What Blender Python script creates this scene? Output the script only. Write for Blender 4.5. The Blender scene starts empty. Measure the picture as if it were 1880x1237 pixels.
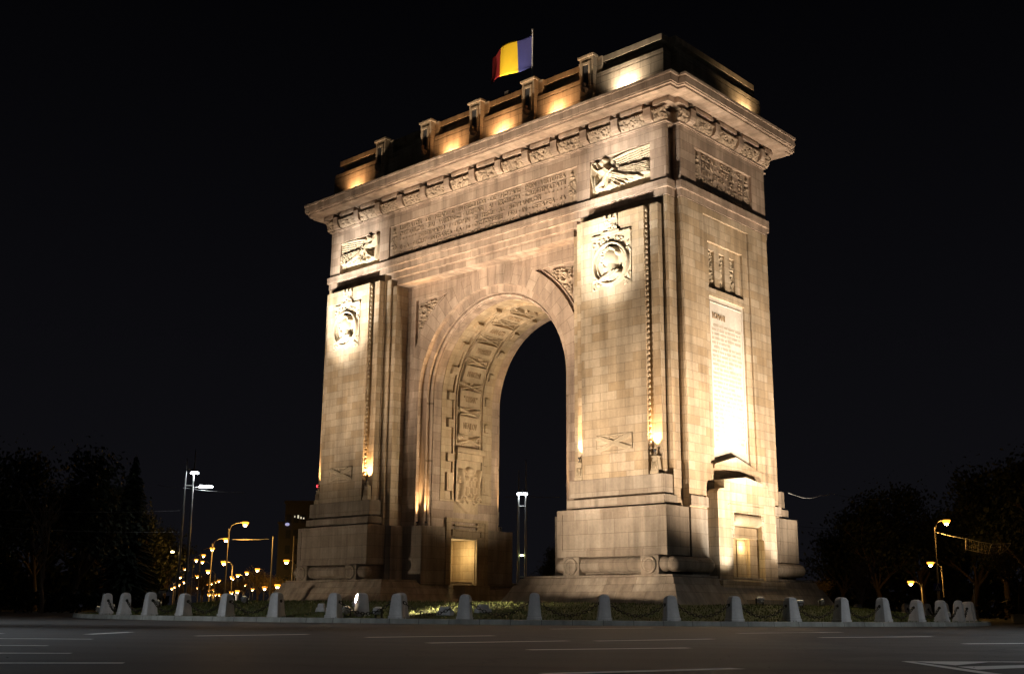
import bpy, math, random
import numpy as np
from mathutils import Vector, Matrix
R_ = math.radians
S = bpy.context.scene
COL = S.collection
random.seed(7)

# ------------------------------------------------------------------ camera
CAM = Vector((39.752, -44.445, 0.45))
FW = Vector((-0.65994764, 0.71360269, 0.23503258))
RT = Vector((0.73553295, 0.67743588, 0.00848038))
UP = Vector((0.15316788, -0.17847081, 0.9719505))
FPX = 2074.773
cd = bpy.data.cameras.new('camera'); cam = bpy.data.objects.new('camera', cd); COL.objects.link(cam)
cd.sensor_width = 36; cd.lens = FPX / 1880 * 36; cd.clip_start = 0.05; cd.clip_end = 5000
cam.matrix_world = Matrix(((RT.x, UP.x, -FW.x, CAM.x), (RT.y, UP.y, -FW.y, CAM.y), (RT.z, UP.z, -FW.z, CAM.z), (0, 0, 0, 1)))
S.camera = cam

# ------------------------------------------------------------------ night sky (no sun, no moon)
W = bpy.data.worlds.new('World'); S.world = W; W.use_nodes = True
nt = W.node_tree; nt.nodes.clear()
geo = nt.nodes.new('ShaderNodeTexCoord'); sep = nt.nodes.new('ShaderNodeSeparateXYZ')
ramp = nt.nodes.new('ShaderNodeValToRGB'); bg = nt.nodes.new('ShaderNodeBackground'); wo = nt.nodes.new('ShaderNodeOutputWorld')
nt.links.new(geo.outputs['Generated'], sep.inputs[0]); nt.links.new(sep.outputs['Z'], ramp.inputs[0])
nt.links.new(ramp.outputs[0], bg.inputs[0]); nt.links.new(bg.outputs[0], wo.inputs[0])
ramp.color_ramp.elements[0].position = 0.0; ramp.color_ramp.elements[0].color = (0.0045, 0.0044, 0.0058, 1)
ramp.color_ramp.elements[1].position = 0.5; ramp.color_ramp.elements[1].color = (0.0009, 0.0009, 0.0013, 1)
bg.inputs[1].default_value = 1.0
S.view_settings.view_transform = 'Standard'; S.view_settings.look = 'None'
S.view_settings.exposure = 0.22; S.view_settings.gamma = 1.0
S.cycles.max_bounces = 6; S.cycles.diffuse_bounces = 4
S.cycles.sample_clamp_indirect = 4.0

WARM = (1.0, 0.785, 0.575); AMBER = (1.0, 0.55, 0.26); NEUT = (1.0, 0.87, 0.72); SODIUM = (1.0, 0.50, 0.10); NEUT2 = (1.0, 0.92, 0.80); COOL = (0.86, 0.93, 1.0)

# ------------------------------------------------------------------ materials
def new_mat(name):
    m = bpy.data.materials.new(name); m.use_nodes = True
    n = m.node_tree.nodes; b = n['Principled BSDF']
    return m, m.node_tree, b
def nd(t, typ, **kw):
    n = t.nodes.new(typ)
    for k, v in kw.items():
        setattr(n, k, v)
    return n
def stone(name, c1, c2, mortar, bw=0.92, rh=0.40, msize=0.010, brick=True, rough=0.85, stain=0.35, bump=0.25):
    m, t, b = new_mat(name); L = t.links
    tc = nd(t, 'ShaderNodeTexCoord')
    noi = nd(t, 'ShaderNodeTexNoise'); noi.inputs['Scale'].default_value = 0.55; noi.inputs['Detail'].default_value = 6
    fine = nd(t, 'ShaderNodeTexNoise'); fine.inputs['Scale'].default_value = 9; fine.inputs['Detail'].default_value = 5; fine.inputs['Roughness'].default_value = 0.65
    L.new(tc.outputs['Object'], noi.inputs['Vector']); L.new(tc.outputs['Object'], fine.inputs['Vector'])
    if brick:
        br = nd(t, 'ShaderNodeTexBrick'); br.offset = 0.5; br.squash = 1.0
        br.inputs['Scale'].default_value = 1.0; br.inputs['Brick Width'].default_value = bw; br.inputs['Row Height'].default_value = rh
        br.inputs['Mortar Size'].default_value = msize; br.inputs['Mortar Smooth'].default_value = 0.3; br.inputs['Bias'].default_value = -0.1
        br.inputs['Color1'].default_value = (*c1, 1); br.inputs['Color2'].default_value = (*c2, 1); br.inputs['Mortar'].default_value = (*mortar, 1)
        L.new(tc.outputs['UV'], br.inputs['Vector']); col = br.outputs['Color']
    else:
        mx = nd(t, 'ShaderNodeMix', data_type='RGBA'); mx.inputs[6].default_value = (*c1, 1); mx.inputs[7].default_value = (*c2, 1)
        L.new(noi.outputs['Fac'], mx.inputs[0]); col = mx.outputs[2]
    # weathering: large soft stains plus vertical run-off streaks
    mp = nd(t, 'ShaderNodeMapping'); mp.inputs['Scale'].default_value = (2.2, 2.2, 0.18)
    L.new(tc.outputs['Object'], mp.inputs[0])
    st = nd(t, 'ShaderNodeTexNoise'); st.inputs['Scale'].default_value = 1.3; st.inputs['Detail'].default_value = 5
    L.new(mp.outputs[0], st.inputs['Vector'])
    r1 = nd(t, 'ShaderNodeMapRange'); r1.inputs['From Min'].default_value = 0.35; r1.inputs['From Max'].default_value = 0.75
    r1.inputs['To Min'].default_value = 1.0 + stain * 0.15; r1.inputs['To Max'].default_value = 1.0 - stain * 0.8
    L.new(st.outputs['Fac'], r1.inputs[0])
    r2 = nd(t, 'ShaderNodeMapRange'); r2.inputs['From Min'].default_value = 0.3; r2.inputs['From Max'].default_value = 0.7
    r2.inputs['To Min'].default_value = 1.12; r2.inputs['To Max'].default_value = 1.0 - stain * 0.6
    L.new(noi.outputs['Fac'], r2.inputs[0])
    r3 = nd(t, 'ShaderNodeMapRange'); r3.inputs['From Min'].default_value = 0.3; r3.inputs['From Max'].default_value = 0.7
    r3.inputs['To Min'].default_value = 0.90; r3.inputs['To Max'].default_value = 1.08
    L.new(fine.outputs['Fac'], r3.inputs[0])
    a = nd(t, 'ShaderNodeMath', operation='MULTIPLY'); L.new(r1.outputs[0], a.inputs[0]); L.new(r2.outputs[0], a.inputs[1])
    a2 = nd(t, 'ShaderNodeMath', operation='MULTIPLY'); L.new(a.outputs[0], a2.inputs[0]); L.new(r3.outputs[0], a2.inputs[1])
    vm = nd(t, 'ShaderNodeVectorMath', operation='SCALE'); L.new(col, vm.inputs[0]); L.new(a2.outputs[0], vm.inputs['Scale'])
    L.new(vm.outputs[0], b.inputs['Base Color']); b.inputs['Roughness'].default_value = rough
    b.inputs['Specular IOR Level'].default_value = 0.25
    bp = nd(t, 'ShaderNodeBump'); bp.inputs['Strength'].default_value = bump; bp.inputs['Distance'].default_value = 0.02
    if brick:
        sb = nd(t, 'ShaderNodeMath', operation='SUBTRACT'); L.new(fine.outputs['Fac'], sb.inputs[0]); L.new(br.outputs['Fac'], sb.inputs[1])
        L.new(sb.outputs[0], bp.inputs['Height'])
    else:
        L.new(fine.outputs['Fac'], bp.inputs['Height'])
    L.new(bp.outputs[0], b.inputs['Normal'])
    return m
def plain(name, c, rough=0.6, metal=0.0, var=0.15, scale=8.0):
    m, t, b = new_mat(name); L = t.links
    tc = nd(t, 'ShaderNodeTexCoord'); n = nd(t, 'ShaderNodeTexNoise'); n.inputs['Scale'].default_value = scale; n.inputs['Detail'].default_value = 4
    L.new(tc.outputs['Object'], n.inputs['Vector'])
    mx = nd(t, 'ShaderNodeMix', data_type='RGBA')
    mx.inputs[6].default_value = (*[x * (1 - var) for x in c], 1); mx.inputs[7].default_value = (*[min(1, x * (1 + var)) for x in c], 1)
    L.new(n.outputs['Fac'], mx.inputs[0]); L.new(mx.outputs[2], b.inputs['Base Color'])
    b.inputs['Roughness'].default_value = rough; b.inputs['Metallic'].default_value = metal
    return m
def glow(name, c, s):
    m, t, b = new_mat(name)
    b.inputs['Base Color'].default_value = (*c, 1); b.inputs['Emission Color'].default_value = (*c, 1); b.inputs['Emission Strength'].default_value = s
    return m

M = {}
M['cream'] = stone('cream_limestone', (0.57, 0.465, 0.34), (0.44, 0.325, 0.20), (0.27, 0.215, 0.15), stain=0.48)
M['rose'] = stone('rose_limestone', (0.50, 0.39, 0.305), (0.345, 0.255, 0.195), (0.24, 0.18, 0.13), bw=1.0, rh=0.46, stain=0.5)
M['gold'] = stone('golden_limestone', (0.49, 0.385, 0.26), (0.41, 0.31, 0.195), (0.27, 0.19, 0.11), bw=0.8, rh=0.42)
M['grey'] = stone('grey_limestone', (0.44, 0.375, 0.30), (0.345, 0.28, 0.215), (0.23, 0.185, 0.14), bw=1.5, rh=0.62, stain=0.55)
M['ashlar'] = stone('attic_limestone', (0.44, 0.345, 0.23), (0.36, 0.275, 0.18), (0.15, 0.11, 0.08), bw=1.2, rh=0.5, stain=0.5)
M['carve'] = stone('carved_limestone', (0.50, 0.415, 0.30), (0.44, 0.36, 0.25), (0.3, 0.25, 0.18), brick=False, stain=0.3)
M['carve_gold'] = stone('carved_golden_limestone', (0.52, 0.41, 0.28), (0.45, 0.34, 0.215), (0.3, 0.2, 0.1), brick=False, stain=0.35)
M['carve_rose'] = stone('carved_rose_limestone', (0.45, 0.355, 0.265), (0.38, 0.29, 0.21), (0.3, 0.2, 0.1), brick=False, stain=0.45)
M['marble'] = stone('pale_marble', (0.66, 0.60, 0.52), (0.58, 0.52, 0.44), (0.4, 0.36, 0.3), brick=False, stain=0.2)
M['text_tone'] = plain('worn_text_tone', (0.50, 0.43, 0.34), 0.8)
M['incised'] = plain('incised_letter_paint', (0.30, 0.21, 0.12), 0.8)
M['concrete'] = stone('bollard_stone', (0.66, 0.64, 0.62), (0.56, 0.54, 0.52), (0.3, 0.3, 0.3), brick=False, stain=0.4, bump=0.5)
M['kerb'] = stone('kerb_concrete', (0.36, 0.36, 0.32), (0.30, 0.29, 0.26), (0.12, 0.12, 0.1), bw=1.0, rh=3.0, msize=0.012, stain=0.5)
M['iron'] = plain('dark_iron', (0.05, 0.045, 0.035), 0.5, 0.7)
M['steel'] = plain('galvanised_steel', (0.34, 0.34, 0.33), 0.45, 0.6)
M['pole'] = plain('painted_pole_steel', (0.28, 0.26, 0.22), 0.5, 0.2)
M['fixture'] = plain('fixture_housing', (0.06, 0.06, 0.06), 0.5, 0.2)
M['fixture_light'] = plain('pale_fixture_housing', (0.45, 0.46, 0.47), 0.45, 0.3)
M['bark'] = plain('tree_bark', (0.10, 0.075, 0.05), 0.9, 0.0, 0.4, 12)
M['palebark'] = plain('pale_tree_bark', (0.17, 0.15, 0.12), 0.9, 0.0, 0.35, 12)
M['leaf'] = plain('green_leaves', (0.022, 0.03, 0.012), 0.7, 0.0, 0.5, 1.4)
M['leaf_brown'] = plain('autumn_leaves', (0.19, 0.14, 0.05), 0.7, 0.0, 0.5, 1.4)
M['needle'] = plain('dark_needles', (0.014, 0.022, 0.013), 0.8, 0.0, 0.4, 2)
M['facade'] = plain('dark_facade', (0.03, 0.03, 0.033), 0.8, 0.0, 0.2, 0.6)
M['glass'] = plain('dark_glass', (0.03, 0.035, 0.045), 0.15)
M['lit_win'] = glow('lit_window', (1.0, 0.95, 0.72), 0.55)
M['lit_sign'] = glow('lit_blue_sign', (0.55, 0.58, 1.0), 0.5)
M['lamp_sodium'] = glow('sodium_lamp', (1.0, 0.36, 0.035), 2.6); M['sodium_core'] = glow('sodium_core', (1.0, 0.72, 0.36), 30)
M['lamp_white'] = glow('white_lamp', (0.92, 0.97, 1.0), 45)
M['lamp_green'] = glow('yellow_green_lamp', (0.95, 1.0, 0.45), 9)
M['lamp_amber'] = glow('amber_lamp', (1.0, 0.66, 0.25), 14)
M['lamp_red'] = glow('red_beacon', (1.0, 0.03, 0.04), 7)
M['lens_warm'] = glow('warm_flood_lens', (1.0, 0.80, 0.5), 3.0)
M['lens_amber'] = glow('amber_strip_lens', (1.0, 0.62, 0.28), 7.0)
M['flag_blue'] = plain('blue_cloth', (0.05, 0.055, 0.22), 0.8, 0, 0.1)
M['flag_yellow'] = plain('yellow_cloth', (0.85, 0.58, 0.02), 0.8, 0, 0.05)
M['flag_red'] = plain('red_cloth', (0.26, 0.008, 0.010), 0.8, 0, 0.1)
M['sign_blue'] = plain('blue_sign_face', (0.06, 0.06, 0.35), 0.5)
M['white'] = plain('white_paint', (0.75, 0.75, 0.73), 0.6)
M['wire'] = plain('wire_grey', (0.30, 0.30, 0.30), 0.5)
M['cabinet'] = plain('sand_painted_metal', (0.42, 0.33, 0.18), 0.6)

# asphalt / paint / grass
def asphalt():
    m, t, b = new_mat('asphalt'); L = t.links
    tc = nd(t, 'ShaderNodeTexCoord')
    n1 = nd(t, 'ShaderNodeTexNoise'); n1.inputs['Scale'].default_value = 0.16; n1.inputs['Detail'].default_value = 6
    n2 = nd(t, 'ShaderNodeTexNoise'); n2.inputs['Scale'].default_value = 45; n2.inputs['Detail'].default_value = 3
    n3 = nd(t, 'ShaderNodeTexVoronoi'); n3.inputs['Scale'].default_value = 90
    for n in (n1, n2, n3): L.new(tc.outputs['Object'], n.inputs['Vector'])
    cr = nd(t, 'ShaderNodeValToRGB'); e = cr.color_ramp.elements
    e[0].position = 0.3; e[0].color = (0.030, 0.031, 0.033, 1); e[1].position = 0.72; e[1].color = (0.062, 0.060, 0.056, 1)
    L.new(n1.outputs['Fac'], cr.inputs[0])
    mr = nd(t, 'ShaderNodeMapRange'); mr.inputs['From Min'].default_value = .3; mr.inputs['From Max'].default_value = .7; mr.inputs['To Min'].default_value = .7; mr.inputs['To Max'].default_value = 1.35
    L.new(n2.outputs['Fac'], mr.inputs[0])
    ln = nd(t, 'ShaderNodeVectorMath', operation='LENGTH'); L.new(tc.outputs['Object'], ln.inputs[0])
    sn = nd(t, 'ShaderNodeMath', operation='MULTIPLY'); L.new(ln.outputs['Value'], sn.inputs[0]); sn.inputs[1].default_value = 3.6
    sn2 = nd(t, 'ShaderNodeMath', operation='SINE'); L.new(sn.outputs[0], sn2.inputs[0])
    lane = nd(t, 'ShaderNodeMapRange'); lane.inputs['From Min'].default_value = -1; lane.inputs['To Min'].default_value = .80; lane.inputs['To Max'].default_value = 1.12; L.new(sn2.outputs[0], lane.inputs[0])
    wv = nd(t, 'ShaderNodeTexNoise'); wv.inputs['Scale'].default_value = .9; wv.inputs['Detail'].default_value = 5; L.new(tc.outputs['Object'], wv.inputs['Vector'])
    ad = nd(t, 'ShaderNodeVectorMath', operation='MULTIPLY_ADD'); L.new(wv.outputs['Color'], ad.inputs[0]); ad.inputs[1].default_value = (1.1, 1.1, 0); L.new(tc.outputs['Object'], ad.inputs[2])
    ck = nd(t, 'ShaderNodeTexVoronoi', feature='DISTANCE_TO_EDGE'); ck.inputs['Scale'].default_value = .30; L.new(ad.outputs[0], ck.inputs['Vector'])
    ckr = nd(t, 'ShaderNodeMapRange'); ckr.inputs['From Min'].default_value = .004; ckr.inputs['From Max'].default_value = .012; ckr.inputs['To Min'].default_value = .45; ckr.inputs['To Max'].default_value = 1; L.new(ck.outputs['Distance'], ckr.inputs[0])
    pt = nd(t, 'ShaderNodeTexVoronoi', distance='CHEBYCHEV'); pt.inputs['Scale'].default_value = .16; L.new(tc.outputs['Object'], pt.inputs['Vector'])
    sp = nd(t, 'ShaderNodeSeparateXYZ'); L.new(pt.outputs['Color'], sp.inputs[0])
    ptr = nd(t, 'ShaderNodeMapRange'); ptr.inputs['From Min'].default_value = .2; ptr.inputs['From Max'].default_value = .9; ptr.inputs['To Min'].default_value = .74; ptr.inputs['To Max'].default_value = 1.18; L.new(sp.outputs['X'], ptr.inputs[0])
    prod = mr.outputs[0]
    for q in (lane.outputs[0], ckr.outputs[0], ptr.outputs[0]):
        m_ = nd(t, 'ShaderNodeMath', operation='MULTIPLY'); L.new(prod, m_.inputs[0]); L.new(q, m_.inputs[1]); prod = m_.outputs[0]
    vm = nd(t, 'ShaderNodeVectorMath', operation='SCALE'); L.new(cr.outputs[0], vm.inputs[0]); L.new(prod, vm.inputs['Scale'])
    L.new(vm.outputs[0], b.inputs['Base Color'])
    ra = nd(t, 'ShaderNodeMapRange'); ra.inputs['To Min'].default_value = .58; ra.inputs['To Max'].default_value = .8; L.new(n1.outputs['Fac'], ra.inputs[0]); L.new(ra.outputs[0], b.inputs['Roughness'])
    bp = nd(t, 'ShaderNodeBump'); bp.inputs['Strength'].default_value = .35; bp.inputs['Distance'].default_value = .006
    L.new(n3.outputs['Distance'], bp.inputs['Height']); L.new(bp.outputs[0], b.inputs['Normal'])
    return m
M['asphalt'] = asphalt()
def worn_paint():
    m, t, b = new_mat('worn_road_paint'); L = t.links
    tc = nd(t, 'ShaderNodeTexCoord'); n = nd(t, 'ShaderNodeTexNoise'); n.inputs['Scale'].default_value = 11; n.inputs['Detail'].default_value = 7; n.inputs['Roughness'].default_value = .7
    L.new(tc.outputs['Object'], n.inputs['Vector'])
    cr = nd(t, 'ShaderNodeValToRGB'); e = cr.color_ramp.elements
    e[0].position = .30; e[0].color = (.30, .29, .28, 1); e[1].position = .42; e[1].color = (.85, .84, .80, 1)
    L.new(n.outputs['Fac'], cr.inputs[0]); L.new(cr.outputs[0], b.inputs['Base Color']); b.inputs['Roughness'].default_value = .6
    return m
M['paint'] = worn_paint()
M['soil'] = plain('dark_turf_ground', (0.045, 0.05, 0.022), 0.95, 0, 0.4, 0.8)
M['lawn'] = plain('lawn_turf', (0.075, 0.085, 0.022), 0.95, 0, 0.4, 1.5)
M['blade'] = plain('grass_blades', (0.095, 0.115, 0.028), 0.8, 0, 0.5, 2.0)

# ------------------------------------------------------------------ mesh helpers
class MB:
    def __init__(s): s.v = []; s.f = []; s.uv = []; s.mi = []; s.sm = []
    def face(s, pts, uv=None, mi=0, smooth=False):
        i = len(s.v); s.v.extend([tuple(p) for p in pts]); s.f.append(tuple(range(i, i + len(pts)))); s.uv.append(uv); s.mi.append(mi); s.sm.append(smooth)
    def box(s, x0, x1, y0, y1, z0, z1, mi=0):
        if x0 > x1: x0, x1 = x1, x0
        if y0 > y1: y0, y1 = y1, y0
        a, b, c, d = (x0, y0), (x1, y0), (x1, y1), (x0, y1)
        s.prism([a, b, c, d], z0, z1, mi)
    def prism(s, poly, z0, z1, mi=0, top=None):
        top = top or poly; n = len(poly); i = len(s.v)
        s.v += [(p[0], p[1], z0) for p in poly] + [(p[0], p[1], z1) for p in top]
        s.f.append(tuple(range(i + n - 1, i - 1, -1))); s.f.append(tuple(range(i + n, i + 2 * n)))
        for k in range(n):
            j = (k + 1) % n; s.f.append((i + k, i + j, i + n + j, i + n + k))
        s.uv += [None] * (n + 2); s.mi += [mi] * (n + 2); s.sm += [False] * (n + 2)
    def grid(s, P, uv=None, mi=0, smooth=True, wrap=False):
        # P[i][j] points
        ni, nj = len(P), len(P[0]); b = len(s.v)
        for r in P: s.v += [tuple(p) for p in r]
        for i in range(ni - 1):
            for j in range(nj if wrap else nj - 1):
                j2 = (j + 1) % nj
                s.f.append((b + i * nj + j, b + i * nj + j2, b + (i + 1) * nj + j2, b + (i + 1) * nj + j))
                if uv: s.uv.append([uv(i, j), uv(i, j + 1), uv(i + 1, j + 1), uv(i + 1, j)])
                else: s.uv.append(None)
                s.mi.append(mi); s.sm.append(smooth)
    def tube(s, pts, rad, n=8, mi=0, cap=True):
        pts = [Vector(p) for p in pts]; m = len(pts)
        if not hasattr(rad, '__len__'): rad = [rad] * m
        rows = []
        for i, p in enumerate(pts):
            d = (pts[min(i + 1, m - 1)] - pts[max(i - 1, 0)])
            d = d.normalized() if d.length > 1e-9 else Vector((0, 0, 1))
            a = d.cross(Vector((0, 0, 1)) if abs(d.z) < .95 else Vector((1, 0, 0))).normalized(); b2 = d.cross(a)
            rows.append([p + rad[i] * (math.cos(2 * math.pi * k / n) * a + math.sin(2 * math.pi * k / n) * b2) for k in range(n)])
        s.grid(rows, mi=mi, wrap=True)
        if cap:
            s.face(list(rows[0]), mi=mi); s.face(list(reversed(rows[-1])), mi=mi)
    def lathe(s, prof, cx=0, cy=0, n=16, mi=0, axis='z'):
        rows = []
        for r, z in prof:
            row = []
            for k in range(n):
                a = 2 * math.pi * k / n; p = (r * math.cos(a), r * math.sin(a), z)
                if axis == 'x': p = (p[2], p[0], p[1])
                if axis == 'y': p = (p[0], -p[2], p[1])
                row.append((p[0] + cx, p[1] + cy, p[2]))
            rows.append(row)
        s.grid(rows, mi=mi, wrap=True)
    def xform(s, f): s.v = [tuple(f(p)) for p in s.v]; return s
    def build(s, name, mats, parent=None, loc=None, bevel=0.0, recalc=True):
        me = bpy.data.meshes.new(name); me.from_pydata(s.v, [], s.f)
        mats = mats if isinstance(mats, (list, tuple)) else [mats]
        for m in mats: me.materials.append(m)
        if recalc:
            import bmesh
            bm = bmesh.new(); bm.from_mesh(me); bmesh.ops.recalc_face_normals(bm, faces=bm.faces); bm.to_mesh(me); bm.free()
        me.polygons.foreach_set('material_index', s.mi); me.polygons.foreach_set('use_smooth', s.sm)
        ul = me.uv_layers.new(name='UVMap')
        V = me.vertices
        for p, u in zip(me.polygons, s.uv):
            if u and not recalc:
                for li, q in zip(p.loop_indices, u): ul.data[li].uv = q
            elif u:
                vi = [me.loops[li].vertex_index for li in p.loop_indices]
                base = s.f[p.index]; mp = dict(zip(base, u))
                for li, k in zip(p.loop_indices, vi): ul.data[li].uv = mp[k]
            else:
                n = p.normal; ax = max(range(3), key=lambda k: abs(n[k]))
                for li in p.loop_indices:
                    c = V[me.loops[li].vertex_index].co
                    ul.data[li].uv = (c.y, c.z) if ax == 0 else ((c.x, c.z) if ax == 1 else (c.x, c.y))
        me.update()
        o = bpy.data.objects.new(name, me); COL.objects.link(o)
        if parent: o.parent = parent
        if loc: o.location = loc
        if bevel:
            bv = o.modifiers.new('bevel', 'BEVEL'); bv.width = bevel; bv.segments = 2; bv.limit_method = 'ANGLE'; bv.angle_limit = R_(40)
        return o

def tag(o, label=None, cat=None, group=None, kind=None):
    if label: o['label'] = label
    if cat: o['category'] = cat
    if group: o['group'] = group
    if kind: o['kind'] = kind
    return o
def thing(name, label, cat, loc=(0, 0, 0), rz=0, group=None):
    o = bpy.data.objects.new(name, None); o.empty_display_size = .2; COL.objects.link(o)
    o.location = loc; o.rotation_euler = (0, 0, rz)
    return tag(o, label, cat, group)
def copy_thing(root, loc, rz=0, label=None, scale=None):
    def cp(o, par):
        c = o.copy(); COL.objects.link(c)
        if par: c.parent = par
        for ch in o.children: cp(ch, c)
        return c
    c = cp(root, None); c.location = loc; c.rotation_euler = (0, 0, rz)
    if scale: c.scale = (scale,) * 3 if not hasattr(scale, '__len__') else scale
    if label: c['label'] = label
    return c
def lamp_light(name, kind, loc, power, col, parent=None, target=None, angle=60, blend=.6, size=.1):
    l = bpy.data.lights.new(name, kind); l.energy = power; l.color = col
    l.shadow_soft_size = size
    if kind == 'SPOT': l.spot_size = R_(angle); l.spot_blend = blend
    o = bpy.data.objects.new(name, l); COL.objects.link(o); o.location = loc
    if target is not None:
        o.rotation_euler = (Vector(target) - Vector(loc)).to_track_quat('-Z', 'Y').to_euler()
    if parent:
        o.parent = parent; o.location = Vector(loc) - parent.location
    return o
def px(u, v, depth):
    d = FW * FPX + RT * (u - 940) + UP * (618.5 - v)
    return CAM + d * (depth / FPX)
def gp(u, depth, z=0.0):
    p = px(u, 1120, depth); return Vector((p.x, p.y, z))
# reliefs as height fields ------------------------------------------------
class HF:
    def __init__(s, w, h, step=0.03):
        s.w, s.h = w, h; nx, ny = max(3, int(w / step)), max(3, int(h / step))
        s.u = np.linspace(0, w, nx); s.vv = np.linspace(0, h, ny); s.U, s.V = np.meshgrid(s.u, s.vv); s.Z = np.zeros_like(s.U)
    def dome(s, x, y, rx, ry, hh, ang=0, p=.5):
        c, n = math.cos(R_(ang)), math.sin(R_(ang)); dx, dy = s.U - x, s.V - y
        r = ((dx * c + dy * n) / rx) ** 2 + ((-dx * n + dy * c) / ry) ** 2
        s.Z = np.maximum(s.Z, hh * np.clip(1 - r, 0, 1) ** p)
    def stroke(s, pts, r, hh, p=.5):
        r = r if hasattr(r, '__len__') else [r] * len(pts)
        for (a, b, ra, rb) in zip(pts[:-1], pts[1:], r[:-1], r[1:]):
            ax, ay, bx, by = *a, *b; L2 = (bx - ax) ** 2 + (by - ay) ** 2 + 1e-9
            t = np.clip(((s.U - ax) * (bx - ax) + (s.V - ay) * (by - ay)) / L2, 0, 1)
            d = np.hypot(s.U - ax - t * (bx - ax), s.V - ay - t * (by - ay)) / (ra + (rb - ra) * t)
            s.Z = np.maximum(s.Z, hh * np.clip(1 - d * d, 0, 1) ** p)
    def ring(s, x, y, rx, ry, w, hh):
        d = (np.hypot((s.U - x) / rx, (s.V - y) / ry) - 1) * min(rx, ry) / w
        s.Z = np.maximum(s.Z, hh * np.clip(1 - d * d, 0, 1) ** .5)
    def spiral(s, x, y, r0, turns, hh, w, flip=1, a0=0):
        pts = [(x + flip * r0 * (1 - t) * math.cos(a0 + turns * 6.283 * t), y + r0 * (1 - t) * math.sin(a0 + turns * 6.283 * t)) for t in np.linspace(0, .92, 22)]
        s.stroke(pts, w, hh)
    def foliage(s, x0, x1, y0, y1, n, hh, rnd, r=(.05, .14)):
        for _ in range(n):
            x, y = rnd.uniform(x0, x1), rnd.uniform(y0, y1); k = rnd.random(); q = rnd.uniform(*r)
            if k < .45: s.dome(x, y, q * 1.3, q * .5, hh * rnd.uniform(.5, 1), rnd.uniform(0, 180))
            elif k < .8: s.spiral(x, y, q * 1.3, 1.3, hh * rnd.uniform(.6, 1), q * .28, rnd.choice((-1, 1)), rnd.uniform(0, 6))
            else: s.dome(x, y, q * .6, q * .6, hh)
    def build(s, name, mat, O, eu, ev, en, parent, mapf=None, flip=False, cut=None):
        O, eu, ev, en = map(Vector, (O, eu, ev, en)); mb = MB(); Z = s.Z[:, ::-1] if flip else s.Z
        P = []
        for j in range(len(s.vv)):
            row = []
            for i in range(len(s.u)):
                if mapf: row.append(mapf(s.u[i], s.vv[j], Z[j, i]))
                else: row.append(O + eu * s.u[i] + ev * s.vv[j] + en * float(Z[j, i]))
            P.append(row)
        mb.grid(P)
        if cut is not None:      # drop the faces that lie wholly below the cut height
            zs = Z.ravel(); keep = [k for k, f in enumerate(mb.f) if max(zs[i] for i in f) > cut]
            mb.f = [mb.f[k] for k in keep]; mb.uv = [mb.uv[k] for k in keep]; mb.mi = [mb.mi[k] for k in keep]; mb.sm = [mb.sm[k] for k in keep]
        return mb.build(name, mat, parent, recalc=False)
EX, EY, EZ = (1, 0, 0), (0, 1, 0), (0, 0, 1); NY = (0, -1, 0)

FONT_DG = None
def text_mesh(lines, width, height, depth, gap=.25, align='FIT', minw=None):
    """letters as solid relief; returns MB in local (u, v, out)."""
    mb = MB(); n = len(lines); lh = height / (n + (n - 1) * gap)
    for k, t in enumerate(lines):
        cu = bpy.data.curves.new('lettering', 'FONT'); cu.body = t; cu.size = 1; cu.extrude = .5; cu.resolution_u = 2
        ob = bpy.data.objects.new('lettering', cu); COL.objects.link(ob)
        dg = bpy.context.evaluated_depsgraph_get(); me = bpy.data.meshes.new_from_object(ob.evaluated_get(dg))
        co = np.array([v.co[:] for v in me.vertices])
        mn, mx = co.min(0), co.max(0)
        cap = 0.73
        x = (co[:, 0] - mn[0]) / (mx[0] - mn[0]); wl = width if align == 'FIT' else min(width, minw[k])
        X = x * wl if align != 'CENTER' else (width - wl) / 2 + x * wl
        Y = (height - (k + 1) * lh - k * gap * lh) + co[:, 1] / cap * lh
        Z = (co[:, 2] + .5) * depth
        b = len(mb.v); mb.v += [(float(a), float(c), float(d)) for a, c, d in zip(X, Y, Z)]
        for p in me.polygons:
            mb.f.append(tuple(b + i for i in p.vertices)); mb.uv.append(None); mb.mi.append(0); mb.sm.append(False)
        bpy.data.objects.remove(ob); bpy.data.curves.remove(cu); bpy.data.meshes.remove(me)
    return mb
def place(mb, O, eu, ev, en):
    O, eu, ev, en = map(Vector, (O, eu, ev, en)); return mb.xform(lambda p: O + eu * p[0] + ev * p[1] + en * p[2])

# ================================================================== TRIUMPHAL ARCH
ARCH = thing('triumphal_arch', 'huge floodlit pale stone triumphal arch with one round archway, standing on the roundabout', 'triumphal arch')
rnd = random.Random(3)
ZC, RI, RO = 11.75, 4.74, 5.35
YB = 3.2      # recessed arch wall plane (front at -YB)
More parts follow.
